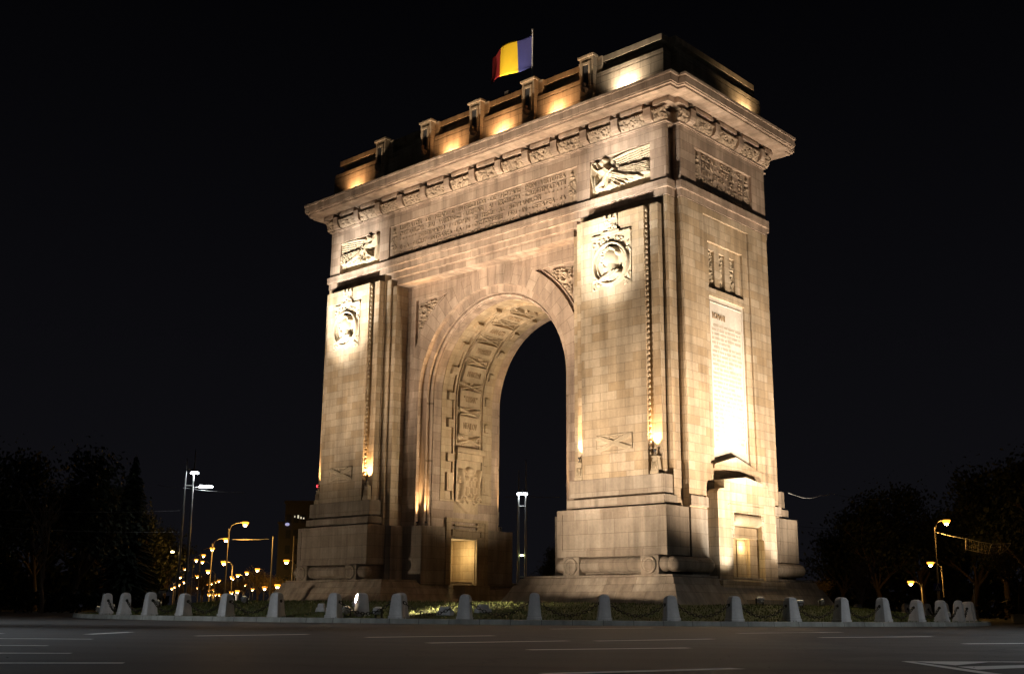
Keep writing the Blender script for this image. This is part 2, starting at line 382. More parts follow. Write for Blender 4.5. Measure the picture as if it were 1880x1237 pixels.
# --- arch wall (spandrel wall with the round opening), front and back, and the vault
XA, ZA, RA, XW, ZTOP = 5.72, 17.28, 6.36, 6.42, 18.12
SA0, SA1, SAC = math.acos(XA / RA), math.asin((ZA - ZC) / RA), math.atan2(ZA - ZC, XA)
ANG = sorted(set([math.pi * k / 48 for k in range(49)] + [a for q in (SA0, SA1, SAC, math.atan2(ZTOP - ZC, XW)) for a in (q, math.pi - q)]), reverse=True)
def arch_path(R, z0, jamb=None):
    j = jamb or R
    pts = [(-j, z0), (-j, ZC - .55)] if jamb else [(-j, z0), (-j, 8.0)]
    for a in ANG: pts.append((R * math.cos(a), ZC + R * math.sin(a)))
    pts += [(j, ZC - .55), (j, z0)] if jamb else [(j, 8.0), (j, z0)]
    return pts
def arclen(pts):
    L = [0]
    for a, b in zip(pts[:-1], pts[1:]): L.append(L[-1] + math.hypot(b[0] - a[0], b[1] - a[1]))
    return L
SPD = .16
def arch_wall(sg):
    mb = MB(); y = sg * YB; yi = sg * (YB - SPD); Z0 = 4.8
    inner = arch_path(RO, Z0, RO + .001); L = arclen(inner)
    n = len(inner); mid, hole, out = [], [], []
    for k, (x, z) in enumerate(inner):
        s = 1 if x > 0 else -1
        if k < 2 or k >= n - 2: o = (s * XW, z); m_ = (s * 6.1, z); h = m_
        else:
            a = ANG[k - 2]; c, q = math.cos(a), math.sin(a); aa = min(a, math.pi - a)
            t = min(XW / abs(c) if abs(c) > 1e-6 else 1e9, (ZTOP - ZC) / q if q > 1e-6 else 1e9); o = (t * c, ZC + t * q); m_ = (RA * c, ZC + RA * q)
            th = min(XA / abs(c) if abs(c) > 1e-6 else 1e9, (ZA - ZC) / q if q > 1e-6 else 1e9) if SA0 - 1e-6 <= aa <= SA1 + 1e-6 else RA
            h = (max(th, RA) * c, ZC + max(th, RA) * q)
        mid.append(m_); hole.append(h); out.append(o)
    F = lambda p, yy=y: (p[0], yy, p[1])
    for k in range(n - 1):
        radial = 2 <= k < n - 3
        uv = [(0.05, L[k] * .82), (0.05, L[k + 1] * .82), (.95, L[k + 1] * .82), (.95, L[k] * .82)] if radial else None
        mb.face([F(inner[k]), F(inner[k + 1]), F(mid[k + 1]), F(mid[k])], uv)
        inh = max(abs(hole[k][0] - mid[k][0]), abs(hole[k + 1][0] - mid[k + 1][0])) > 1e-5 and radial
        if inh:
            mb.face([F(mid[k], yi), F(mid[k + 1], yi), F(hole[k + 1], yi), F(hole[k], yi)])
            mb.face([F(mid[k]), F(mid[k + 1]), F(mid[k + 1], yi), F(mid[k], yi)]); mb.face([F(hole[k]), F(hole[k + 1]), F(hole[k + 1], yi), F(hole[k], yi)])
        mb.face([F(hole[k]), F(hole[k + 1]), F(out[k + 1]), F(out[k])])
    for s in (-1, 1):      # bit between the springing and the first ray is covered by the jamb strip
        pass
    prof = [(None, YB), (None, YB - .30), (4.97, YB - .30), (4.97, YB - .46), (5.04, YB - .46), (5.04, YB - .54), (4.92, YB - .50), (4.86, YB - .46), (4.80, YB - .50), (4.80, YB - .62), (RI, YB - .62)]
    rows = []
    for r, yy in prof:
        rows.append([(p[0], sg * yy, p[1]) for p in (inner if r is None else arch_path(r, Z0))])
    acc = [0]
    for a, b in zip(prof[:-1], prof[1:]): acc.append(acc[-1] + abs((a[0] or RO) - (b[0] or RO)) + abs(a[1] - b[1]))
    mb.grid(rows, uv=lambda i, j: (acc[i] + .3, L[j]), smooth=False)
    o = mb.build('arch_wall', M['rose'], ARCH)
    return o
arch_wall(-1); arch_wall(1)
mb = MB(); P = arch_path(RI, 4.8, RI); L = arclen(P); ys = [-YB + .62, -2.0, 0, 2.0, YB - .62]
mb.grid([[(p[0], y, p[1]) for p in P] for y in ys], uv=lambda i, j: (ys[i], L[j]))
mb.build('vault', M['rose'], ARCH)
# --- masses of the two piers
for s in (-1, 1):
    mb = MB()
    mb.box(s * 6.42, s * 6.75, -4.05, 4.05, 4.8, 18.12)
    mb.box(s * 6.75, s * 7.1, -4.2, 4.2, 4.8, 18.5)
    mb.box(s * 7.1, s * 12.14, -4.35, 4.35, 4.8, 18.82)
    # end wall pieces leave a tall recess |y|<1.95
    mb.box(s * 12.14, s * 12.5, -3.74, -1.98, 4.8, 18.82); mb.box(s * 12.14, s * 12.5, 1.98, 3.74, 4.8, 18.82)
    mb.box(s * 12.14, s * 12.5, -1.98, 1.98, 18.45, 18.82); mb.box(s * 12.14, s * 12.5, -1.98, 1.98, 4.8, 6.84)
    # inner slab of the recess, with the opening for the slot windows and tablet
    mb.box(s * 12.14, s * 12.41, -1.98, -1.55, 6.84, 18.45); mb.box(s * 12.14, s * 12.41, 1.5, 1.98, 6.84, 18.45)
    mb.box(s * 12.14, s * 12.41, -1.55, 1.5, 17.25, 18.45); mb.box(s * 12.14, s * 12.41, -1.55, 1.5, 14.62, 15.02)
    mb.build('pier', M['cream'], ARCH, bevel=.02)
# --- lintel steps and frieze
mb = MB(); mb.box(-6.42, 6.42, -4.05, 4.05, 18.12, 18.5); mb.box(-6.75, 6.75, -4.2, 4.2, 18.5, 18.82); mb.build('lintel', M['rose'], ARCH, bevel=.015)
def plan(o, a1=12.14, b1=4.35, a2=12.5, b2=3.74):
    q = [(a1 + o, -b1 - o), (a1 + o, -b2 - o), (a2 + o, -b2 - o), (a2 + o, b2 + o), (a1 + o, b2 + o), (a1 + o, b1 + o)]
    return q + [(-x, -y) for x, y in q]
mb = MB()
mb.prism(plan(.03), 18.82, 19.18)
mb.prism(plan(.12), 19.18, 19.57)
mb.build('string_course', M['rose'], ARCH, bevel=.015)
mb = MB()
# frieze core is held back so the carved panels sit in real recesses
mb.prism(plan(-.22), 19.57, 22.3)
for sg in (-1, 1):
    y0, y1 = sg * 4.35, sg * 4.13
    mb.box(-12.14, 12.14, y0, y1, 21.58, 22.3)
    for a, b in ((-12.14, -11.25), (-7.7, -6.9), (6.9, 7.7), (11.25, 12.14)): mb.box(a, b, y0, y1, 19.57, 21.58)
    x0, x1 = sg * 12.5, sg * 12.28
    mb.box(x0, x1, -3.74, 3.74, 21.58, 22.3); mb.box(x0, x1, -3.74, -2.5, 19.57, 21.58); mb.box(x0, x1, 2.5, 3.74, 19.57, 21.58)
    for t in (-1, 1): mb.box(sg * 12.14, sg * 12.28, t * 3.52, t * 3.74, 19.57, 22.3)
mb.build('frieze', M['rose'], ARCH, bevel=.012)
mb = MB(); mb.prism(plan(.03), 22.3, 22.36); mb.prism(plan(.10), 22.36, 22.44); mb.build('molding', M['rose'], ARCH, bevel=.015)
# --- carved cove between the modillions, then the cornice
mb = MB(); mb.prism(plan(-.04), 22.44, 22.98); mb.prism(plan(-.22), 22.98, 23.45); mb.build('cove', M['carve_rose'], ARCH)
mb = MB()
for o0, o1, z0, z1 in ((1.05, 1.05, 23.45, 23.55), (1.16, 1.16, 23.55, 23.62), (1.20, 1.20, 23.62, 23.98), (1.25, 1.25, 23.98, 24.12)):
    mb.prism(plan(o0), z0, z1, top=plan(o1))
mb.prism(plan(1.1), 24.12, 24.17)
mb.build('cornice', M['rose'], ARCH, bevel=.015)
# modillions
def modillion(o, nrm, tan):
    mb = MB(); w = .20
    prof = [(0, 22.44), (.14, 22.46), (.28, 22.50), (.38, 22.60), (.43, 22.74), (.43, 23.12), (-.2, 23.12), (-.2, 22.9)]
    o = Vector(o); nrm = Vector(nrm); tan = Vector(tan)
    A = [o + nrm * d - tan * w + Vector((0, 0, z)) for d, z in prof]; B = [o + nrm * d + tan * w + Vector((0, 0, z)) for d, z in prof]
    mb.face(A); mb.face(B[::-1])
    for k in range(len(prof)): j = (k + 1) % len(prof); mb.face([A[k], A[j], B[j], B[k]])
    return mb.build('modillion', M['rose'], ARCH, bevel=.012)
for k in range(13):
    modillion((-11.4 + 1.9 * k, -4.33, 0), NY, EX)
for y in (-3.12, -1.04, 1.04, 3.12):
    modillion((12.48, y, 0), EX, EY)
# plain band between the brackets, interrupted above each of them
def band_seg(a, b, end=False):
    mb = MB()
    if end: mb.box(12.3, 12.84, a, b, 23.16, 23.34); mb.box(12.3, 12.79, a, b, 23.34, 23.452)
    else: mb.box(a, b, -4.69, -4.15, 23.16, 23.34); mb.box(a, b, -4.64, -4.15, 23.34, 23.452)
    mb.build('bracket_band', M['rose'], ARCH, bevel=.012)
for k in range(12): band_seg(-11.4 + 1.9 * k + .30, -11.4 + 1.9 * (k + 1) - .30)
band_seg(-12.6, -11.7); band_seg(11.7, 12.6)
for a, b in ((-4.2, -3.42), (-2.82, -1.34), (-.74, .74), (1.34, 2.82), (3.42, 4.2)): band_seg(a, b, True)
# foliage strips between modillions
def cove_hf(w, seed):
    r = random.Random(seed); h = HF(w, .54, .03)
    h.Z += np.where(h.V < .52, .10 + .20 * np.sin(np.clip(h.V / .52, 0, 1) * math.pi / 2), .0)
    base = h.Z.copy(); h.Z = np.zeros_like(base)
    h.foliage(0.05, w - .05, .04, .46, int(w * 34), .12, r, (.05, .10))
    for x in np.arange(.05, w, .11): h.dome(x, .46, .04, .06, .12)
    h.Z = np.where(h.V < .52, h.Z, 0); h.Z += base; return h
for k in range(12):
    x = -11.4 + 1.9 * k + .21; cove_hf(1.48, k).build('foliage_carving', M['carve_rose'], (x, -4.33, 22.45), EX, EZ, NY, ARCH)
for x, w in ((-12.36, .75), (11.61, .75)): cove_hf(w, 31).build('foliage_carving', M['carve_rose'], (x, -4.33, 22.45), EX, EZ, NY, ARCH)
for k, (y, w) in enumerate(((-4.0, .66), (-2.91, 1.66), (-.83, 1.66), (1.25, 1.66), (3.33, .66))):
    cove_hf(w, 40 + k).build('foliage_carving', M['carve_rose'], (12.48, y, 22.45), EY, EZ, EX, ARCH)
# --- attic
mb = MB()
mb.prism(plan(0), 24.17, 25.82); mb.prism(plan(-.045), 25.82, 25.86); mb.prism(plan(-.02), 25.86, 26.10)
mb.prism(plan(-.50), 26.10, 26.68); mb.prism(plan(-.20), 26.68, 27.0)
mb.build('attic', M['ashlar'], ARCH, bevel=.015)
def attic_post(x):
    mb = MB(); y = -4.35
    mb.box(x - .42, x + .42, y - .22, y + .5, 24.17, 27.0); mb.box(x - .50, x + .50, y - .30, y + .56, 27.0, 27.13)
    mb.box(x - .36, x + .36, y - .20, y + .46, 27.13, 27.22)
    mb.box(x + .42, x + .74, y + .1, y + .5, 25.9, 27.02); mb.box(x - .74, x - .42, y + .1, y + .5, 25.9, 27.02)
    # projecting frame round the slot and the little console below it
    mb.box(x - .30, x - .17, y - .30, y - .22, 25.3, 26.75); mb.box(x + .17, x + .30, y - .30, y - .22, 25.3, 26.75); mb.box(x - .17, x + .17, y - .30, y - .22, 26.6, 26.75)
    p = mb.build('attic_post', M['ashlar'], ARCH, bevel=.02)
    c = MB(); c.tube([(x, y - .22, 25.25), (x, y - .40, 25.22), (x, y - .46, 25.34), (x, y - .42, 25.5), (x, y - .32, 25.56)], [.15, .15, .14, .12, .09], 10)
    c.build('water_spout', M['carve_rose'], p)
    k = MB(); k.box(x - .17, x + .17, y - .235, y - .221, 25.55, 26.6); k.build('niche_shade', M['fixture'], p)  # flat dark plate painted as the shade inside the slot
for x in (-7.7, -3.85, 0, 3.85, 7.7): attic_post(x)

# --- proud panels of the front piers, medallions, torches
def bust(w, h):
    H = HF(w, h, .022)
    H.Z += .05
    cx, cy, r = w / 2, h * .46, w * .43
    inside = np.hypot((H.U - cx) / r, (H.V - cy) / r) < 1
    fr = random.Random(5); g = HF(w, h, .022); g.foliage(.08, w - .08, .08, h - .1, 120, .10, fr, (.05, .13))
    H.Z = np.where(inside, .02, H.Z + g.Z)
    K = HF(w, h, .022)
    K.ring(cx, cy, r, r, .10, .24); K.ring(cx, cy, r * .84, r * .84, .04, .12)
    # profile head turned to the left, hair, neck, draped shoulder
    K.dome(cx, cy + .22, .40, .50, .34, 0); K.dome(cx - .30, cy + .20, .20, .24, .26); K.stroke([(cx - .38, cy + .32), (cx - .55, cy + .10), (cx - .40, cy + .04)], .07, .24)
    K.stroke([(cx - .42, cy - .04), (cx - .34, cy - .10)], .07, .22); K.dome(cx - .28, cy - .20, .18, .14, .24)
    for a in np.linspace(20, 170, 9): K.dome(cx + .05 + .40 * math.cos(R_(a)), cy + .28 + .42 * math.sin(R_(a)), .11, .11, .36)
    K.stroke([(cx + .05, cy - .1), (cx + .1, cy - .55)], [.26, .32], .28); K.stroke([(cx - .5, cy - .72), (cx + .1, cy - .5), (cx + .62, cy - .62)], [.14, .24, .16], .30)
    for t in (.0, .16, .32): K.stroke([(cx - .3 + t, cy - .75), (cx + .2 + t, cy - .42)], .04, .36)
    H.Z = np.maximum(H.Z, K.Z); return H
def castle(w, h):
    H = HF(w, h, .03); H.Z += .06; r = random.Random(9); H.foliage(.05, w - .05, .05, h - .1, 22, .16, r, (.05, .12))
    return H
def cross_relief(w, h):
    H = HF(w, h, .025); H.Z += .0
    for a, b in (((0.05, .05), (w - .05, h - .05)), ((0.05, h - .05), (w - .05, .05))):
        for t in (-.07, 0, .07): H.stroke([(a[0], a[1] + t), (b[0], b[1] + t)], .045, .11)
    r = random.Random(2); H.foliage(w * .1, w * .9, h * .55, h * .97, 26, .06, r, (.04, .1)); H.dome(w / 2, h / 2, .16, .14, .10)
    e = np.minimum(np.minimum(H.U, w - H.U), np.minimum(H.V, h - H.V)); H.Z = np.where(e < .05, .07, H.Z)
    return H
for s in (-1, 1):
    mb = MB(); mb.box(s * 7.15, s * 11.85, -4.70, -4.35, 6.15, 18.42)
    strip = mb.build('pier_strip', M['cream'], ARCH, bevel=.015)
    x0, x1 = (7.65, 11.3) if s > 0 else (-11.3, -7.65)
    mb = MB(); mb.box(x0, x1, -5.02, -4.70, 6.15, 18.3); pan = mb.build('pier_panel', M['cream'], ARCH, bevel=.02)
    mb = MB()      # row of beads on each flank of the panel
    for xs, sg in ((x1, 1), (x0, -1)):
        mb = MB(); z = 7.0
        while z < 18.2:
            mb.box(xs, xs + sg * .07, -4.92, -4.80, z, z + .13); z += .245
        mb.build('bead_row', M['carve'], pan, bevel=.02)
    xm = s * 9.485
    md = bust(2.24, 2.50).build('medallion', M['carve'], (xm - 1.12, -5.02, 14.75), EX, EZ, NY, pan)
    mb = MB(); mb.box(xm - 1.14, xm + 1.14, -5.13, -5.02, 17.25, 17.36); mb.box(xm - .5, xm + .5, -5.16, -5.02, 17.36, 17.46); mb.build('medallion_cap', M['carve'], pan, bevel=.015)
    castle(.74, .72).build('castle_crest', M['carve'], (xm - .37, -5.02, 17.46), EX, EZ, NY, pan)
    mb = MB()
    for a in (-.31, 0, .31): mb.box(xm + a - .07, xm + a + .07, -5.16, -5.02, 18.1, 18.24)
    mb.box(xm - .38, xm + .38, -5.13, -5.02, 18.02, 18.1); mb.build('battlement', M['carve'], pan, bevel=.01)
    cross_relief(2.0, .74).build('crossed_relief', M['carve'], (xm - 1.0, -5.005, 7.3), EX, EZ, NY, pan)
    mb = MB(); mb.box(xm - .76, xm + .76, -5.035, -5.02, 13.68, 13.72); mb.box(xm - .76, xm + .76, -5.035, -5.02, 13.88, 13.9); mb.box(xm - .76, xm - .73, -5.034, -5.02, 13.72, 13.88)
    mb.build('small_plaque', M['carve'], pan)
    # sculpted torch bases at the foot of both strips
    for xt in (s * 7.40, s * 11.58):
        mb = MB()
        mb.box(xt - .22, xt + .22, -5.0, -4.70, 6.16, 6.30); mb.prism([(xt - .2, -4.97), (xt + .2, -4.97), (xt + .2, -4.70), (xt - .2, -4.70)], 6.30, 6.86, top=[(xt - .13, -4.92), (xt + .13, -4.92), (xt + .13, -4.70), (xt - .13, -4.70)])
        mb.box(xt - .16, xt + .16, -4.95, -4.70, 6.86, 6.93); mb.lathe([(.03, 6.93), (.07, 7.0), (.05, 7.1), (.015, 7.25)], xt, -4.84, 10)
        for q in (-.1, 0, .1): mb.box(xt + q - .025, xt + q + .025, -5.0, -4.93, 6.36, 6.7)
        mb.build('torch', M['carve'], strip, bevel=.012)

# --- Victory reliefs at both ends of the frieze
def victory(flip):
    H = HF(3.55, 1.98, .022); K = H
    # wing with rows of feathers
    U, V = H.U, H.V
    wing = (U > 1.25) & (U < 3.5) & (V > 1.12 + .10 * (U - 1.25)) & (V < 1.86 + .03 * (U - 1.25))
    fe = .10 + .05 * np.abs(np.sin((V - .1 * U) * 26)) + .03 * (np.sin(U * 9) > .75)
    H.Z = np.where(wing, np.maximum(H.Z, fe), H.Z)
    K.stroke([(1.3, 1.75), (2.2, 1.90), (3.5, 1.93)], .08, .2); K.stroke([(1.3, 1.7), (1.5, 1.45), (1.75, 1.25)], .14, .2)
    # drapery blown back
    for i, dv in enumerate((.0, -.12, -.24, -.36)):
        K.stroke([(1.7, 1.12 + dv * .3), (2.3, 1.14 + dv), (2.8, 1.02 + dv), (3.45, 1.06 + dv * .9)], [.13, .11, .10, .06], .27)
    # body, hips and legs
    K.stroke([(1.02, 1.30), (1.30, 1.05), (1.65, .86)], [.26, .25, .29], .42)
    K.stroke([(1.65, .86), (2.25, .66), (2.95, .50)], [.29, .20, .06], .42)
    K.stroke([(1.6, .84), (1.38, .56), (1.10, .36)], [.24, .16, .05], .40)
    for t in (0, .1, .2): K.stroke([(1.5 + t, .95), (1.45 + t * .6, .62), (1.25 + t * .5, .40)], .03, .46)
    fold = np.abs(np.sin((H.U * .8 + H.V * 1.3) * 17 + np.sin(H.V * 7) * 1.2)); big_ = H.Z > .22
    H.Z = np.where(big_, H.Z - .035 * fold ** 2, H.Z)
    for t in np.linspace(0, 1, 7): K.stroke([(1.25 + .5 * t, 1.22 - .3 * t), (1.0 + 1.1 * t, .72 - .1 * t), (.98 + 1.9 * t, .34 + .15 * t)], [.03, .025, .015], .40)
    for t in np.linspace(0, 1, 6): K.stroke([(1.75, 1.2 - .16 * t), (2.4, 1.16 - .45 * t), (3.45, 1.12 - .5 * t)], [.03, .028, .02], .31)
    K.stroke([(1.18, 1.02), (1.5, 1.22)], .05, .46)
    # neck, head, hair
    K.stroke([(.98, 1.36), (.88, 1.58)], .11, .36); K.dome(.82, 1.68, .19, .22, .46); K.dome(.92, 1.78, .17, .16, .42); K.dome(.68, 1.66, .05, .06, .44)
    # arms and long trumpet / garland hanging at the side
    K.stroke([(.95, 1.34), (.60, 1.30), (.32, 1.52), (.20, 1.78)], [.14, .10, .09, .08], .38); K.stroke([(.2, 1.8), (.46, 1.78), (.55, 1.5)], .08, .34)
    K.stroke([(.16, 1.7), (.12, 1.2), (.22, .75), (.30, .35)], [.12, .10, .11, .05], .32); K.stroke([(.30, 1.1), (.36, .7), (.38, .42)], .06, .28)
    K.stroke([(1.15, 1.15), (.85, .72), (.5, .52)], [.15, .11, .09], .40); K.dome(.46, .5, .12, .12, .40); K.stroke([(.45, .5), (.9, .40)], [.1, .04], .3)
    return H
r0 = victory(False); r1 = victory(True)
o = r0.build('victory_relief', M['carve'], (7.71, -4.14, 19.58), EX, EZ, NY, ARCH)
o = r1.build('victory_relief', M['carve'], (-11.26, -4.14, 19.58), EX, EZ, NY, ARCH, flip=True)

# --- front inscription
lines = ['LIBERATOR · DE · NEAM · SI · INTREGITOR · DE · HOTARE · PRIN · VIRTUTEA',
         'OSTASILOR · SAI · VREDNICI · URMASI · AI · EROILOR · CRESTINATATII',
         '° ° ° ° ° °  FERDINAND · I · DOMN · SI · REGE · AL · ROMANILOR  ° ° ° ° ° °',
         'SI - A · FACUT · INTRAREA · LA · 16 · OCTOMBRIE · 1922 · IN · CETATEA · SA',
         'DE · SCAUN · A · BUCURESTILOR · DUPA · INCORONAREA · LA · ALBA - IULIA']
mb = MB(); mb.box(-6.9, 6.9, -4.25, -4.13, 19.57, 21.58); ip = mb.build('inscription_panel', M['rose'], ARCH)
place(text_mesh(lines, 12.2, 1.80, .04, gap=.46), (-6.1, -4.25, 19.70), EX, EZ, NY).build('lettering', M['carve_rose'], ip, recalc=False)
def standard():
    H = HF(.5, 1.8, .025); H.Z += .012; H.stroke([(.25, .02), (.25, 1.2)], .03, .06); H.dome(.25, 1.58, .10, .15, .12); H.dome(.25, 1.4, .17, .05, .1)
    r = random.Random(4); H.foliage(.06, .44, .5, 1.3, 22, .09, r, (.04, .09)); return H
for x in (-6.78, 6.28): standard().build('standard_ornament', M['carve_rose'], (x, -4.25, 19.68), EX, EZ, NY, ip)
mb = MB(); mb.box(12.28, 12.36, -2.5, 2.5, 19.57, 21.58); ip = mb.build('inscription_panel', M['rose'], ARCH)
place(text_mesh(['GLORIE · CELOR · CE', 'PRIN · VITEJIA · SI', 'PRIN · JERTFA · LOR · DE', 'SANGE · AU · INFAPTUIT', 'UNITATEA · NATIONALA'], 3.55, 1.80, .05, gap=.46), (12.36, -1.78, 19.70), EY, EZ, EX).build('lettering', M['carve_rose'], ip, recalc=False)
for y in (-2.42, 1.92): standard().build('standard_ornament', M['carve_rose'], (12.36, y, 19.68), EY, EZ, EX, ip)

# --- end wall: slot windows and the long tablet
sw = MB()
ys = [-1.55, -1.32, -.86, -.42, .04, .48, .94, 1.5]
for a, b in zip(ys[0::2], ys[1::2]): sw.box(12.14, 12.30, a, b, 15.02, 17.25)
for a, b in ((-1.32, -.86), (-.42, .04), (.48, .94)): sw.box(12.14, 12.30, a, b, 16.9, 17.25)
win = sw.build('slot_window', M['cream'], ARCH, bevel=.012)
for k, (a, b) in enumerate(((-1.32, -.86), (-.42, .04), (.48, .94))):
    H = HF(b - a, 1.88, .025); r = random.Random(70 + k); H.foliage(.08, b - a - .08, .25, 1.8, 34, .12, r, (.05, .10)); H.build('carved_grille', M['carve'], (12.15, a, 15.02), EY, EZ, EX, win)
mb = MB(); mb.box(12.14, 12.31, -1.55, 1.5, 6.84, 14.62); tab = mb.build('tablet', M['marble'], ARCH)
mb = MB(); mb.box(12.31, 12.34, -1.42, -1.38, 7.6, 14.4); mb.box(12.31, 12.34, 1.33, 1.37, 7.6, 14.4); mb.box(12.31, 12.34, -1.38, 1.33, 14.36, 14.40); mb.build('tablet_border', M['marble'], tab)
place(text_mesh(['ROMANI'], 1.05, .30, .03), (12.311, -1.2, 13.62), EY, EZ, EX).build('lettering', M['incised'], tab, recalc=False)
mb = MB(); r = random.Random(21); z = 13.25          # unreadable body of the text: rows of small raised strokes
row = 0
while z > 7.9:
    y = -1.25 + (0.12 if row % 5 == 0 else 0); end = 1.22 - (r.uniform(.3, 1.1) if row % 5 == 4 else r.uniform(0, .05))
    while y < end:
        n = r.randint(2, 8)
        for _ in range(n):
            if y > end: break
            hgt = .12
            mb.box(12.31, 12.326, y, y + .018, z, z + hgt)
            if r.random() < .6:
                zz = z + r.choice((0, hgt * .45, hgt - .02)); mb.box(12.31, 12.324, y + .018, y + .05, zz, zz + .02)
            y += .066
        y += .055
    z -= .205; row += 1
mb.build('text_rows', M['text_tone'], tab)
# pediment sill at the foot of the tablet
mb = MB(); pr = [(-1.85, 6.62), (1.85, 6.62), (1.85, 6.80), (1.2, 6.98), (-.05, 7.28), (-1.2, 6.98), (-1.85, 6.80)]
A = [(12.20, y, z) for y, z in pr]; B = [(12.60, y, z) for y, z in pr]
mb.face(A); mb.face(B)
for k in range(len(pr)): j = (k + 1) % len(pr); mb.face([A[k], A[j], B[j], B[k]])
mb.build('tablet_sill', M['cream'], ARCH, bevel=.015)

# --- spandrel carvings
def spandrel(s):
    y = -(YB - SPD)
    H = HF(2.6, 2.6, .026); r = random.Random(8); H.foliage(.1, 2.5, .1, 2.5, 130, .13, r, (.07, .15))
    H.ring(1.95, 1.9, .22, .22, .07, .15)
    d = np.hypot(H.U + (XA - 2.6), H.V + (ZA - 2.6) - ZC); ok = (d > RA + .26) & (H.U < 2.40) & (H.V < 2.40)
    H.Z = np.where(ok, H.Z + .02, -.03)
    p = H.build('spandrel_carving', M['carve_rose'], (s * (XA - 2.6) if s > 0 else -XA, y, ZA - 2.6), EX, EZ, NY, ARCH, flip=s < 0, cut=-.02)
    q = MB(); R2 = RA + .17
    b0, b1 = math.acos((XA - .08) / R2), math.asin((ZA - .08 - ZC) / R2)
    q.tube([(s * R2 * math.cos(a), y - .03, ZC + R2 * math.sin(a)) for a in np.linspace(b0, b1, 24)], .05, 6); q.build('spandrel_molding', M['rose'], p)
for s in (-1, 1): spandrel(s)

# --- carvings on the intrados (left side up to the crown and over)
def cyl(y, s, d):
    if s <= ZC: return (-RI + d, y, s)
    a = math.pi - (s - ZC) / RI; r = RI - d
    return (r * math.cos(a), y, ZC + r * math.sin(a))
def cylbox(mb, y0, y1, s0, s1, d0, d1):
    n = max(1, int((s1 - s0) / .25)); S_ = np.linspace(s0, s1, n + 1)
    rows = []
    for s in S_: rows.append([cyl(y0, s, d0), cyl(y0, s, d1), cyl(y1, s, d1), cyl(y1, s, d0)])
    mb.grid(rows, smooth=False, wrap=True, uv=lambda i, j: ((y0, y0 + d1, y1 + d1, y1)[j % 4], S_[i])); mb.face(rows[0]); mb.face(rows[-1])
STOP = ZC + RI * math.pi
mb = MB(); cylbox(mb, -2.0, 2.0, 6.2, STOP, -.02, .035)
fld = mb.build('intrados_field', M['gold'], ARCH)
for y in (-1.22, 1.10): mb = MB(); cylbox(mb, y, y + .12, 6.3, STOP - .2, .03, .17); mb.build('rail', M['gold'], fld)
for y in (-.98, .86): mb = MB(); cylbox(mb, y, y + .08, 9.0, STOP - .2, .03, .14); mb.build('rail', M['gold'], fld)
names = [(10.45, 'NEAJLOV'), (11.97, '▪ COSNA ▪'), (13.46, 'MUNCELUL'), (14.97, 'MARASESTI'), (16.47, 'MARASTI'), (17.97, 'OITUZ')]
def clip_name(t): return t.replace('▪', '°')
for s, nm in names:
    mb = MB(); cylbox(mb, -.86, .86, s - .49, s + .49, .03, .24); p = mb.build('name_panel', M['carve_gold'], fld, bevel=.012)
    t = text_mesh([clip_name(nm)], 1.05, .36, .035)
    t.xform(lambda q, s=s: cyl(-.52 + q[0], s - .18 + q[1], .24 + q[2])).build('lettering', M['incised'], fld, recalc=False)
    fr = MB(); 
    for a in ((-.86, -.80, s - .49, s + .49), (.80, .86, s - .49, s + .49), (-.80, .80, s + .43, s + .49), (-.80, .80, s - .49, s - .43)): cylbox(fr, *a, .24, .29)
    fr.build('panel_border', M['carve_gold'], fld)
    for y in (-1.66, 1.24):
        e = MB(); cylbox(e, y, y + .40, s - .21, s + .21, .03, .26); e.build('ear_block', M['gold'], fld, bevel=.015)
def trophy(w, h, seed):
    H = HF(w, h, .025); r = random.Random(seed); H.foliage(.08, w - .08, .05, h - .05, 34, .16, r, (.05, .10))
    H.stroke([(.05, .05), (w - .05, h - .05)], .07, .22); H.stroke([(.05, h - .05), (w - .05, .05)], .07, .22); return H
for k, s in enumerate((9.66, 11.21, 12.72, 14.21, 15.72, 17.22, 18.72)):
    H = trophy(1.72, .50, 50 + k); H.build('trophy_relief', M['carve_gold'], (0, 0, 0), EX, EZ, NY, fld, mapf=lambda u, v, z, s=s: cyl(-.86 + u, s - .25 + v, .04 + z))
mb = MB(); mb.box(-4.72, -4.28, -1.12, 1.12, 8.88, 9.08); mb.box(-4.72, -4.36, -1.02, 1.02, 9.08, 9.18); mb.box(-4.72, -4.42, -.98, .98, 8.5, 8.88)
mb.build('shield_cornice', M['carve_gold'], fld, bevel=.02)
H = HF(1.9, 2.95, .025); e = np.abs(H.U - .95)
body = H.V > (.02 + .62 * (e / .95) ** 1.2)
K = HF(1.9, 2.95, .025); r = random.Random(12)
K.foliage(.12, 1.78, .5, 2.3, 60, .11, r, (.06, .12)); K.dome(.95, 2.25, .34, .30, .2)
sh = (e < .36) & (K.V > .85 + .5 * (e / .36) ** 2 * .4) & (K.V < 1.95); K.Z = np.where(sh, .16 + .04 * np.cos(K.U * 22) * np.sign(np.sin(K.V * 9)), K.Z)
for a in (-1, 1): K.stroke([(.95 + a * .62, .9), (.95 + a * .55, 1.6), (.95 + a * .72, 2.3)], [.16, .14, .12], .2); K.spiral(.95 + a * .55, .75, .22, 1.4, .16, .06, a)
H.Z = np.where(body, .16 + K.Z * 1.8, 0)
H.build('coat_of_arms', M['carve_gold'], (-4.71, -.95, 5.62), EY, EZ, EX, fld)
for y in (-1.66, 1.16): mb = MB(); mb.box(-4.72, -4.52, y, y + .5, 6.75, 7.75); mb.box(-4.52, -4.49, y + .08, y + .42, 6.85, 7.65); mb.build('side_panel', M['carve_gold'], fld, bevel=.015)
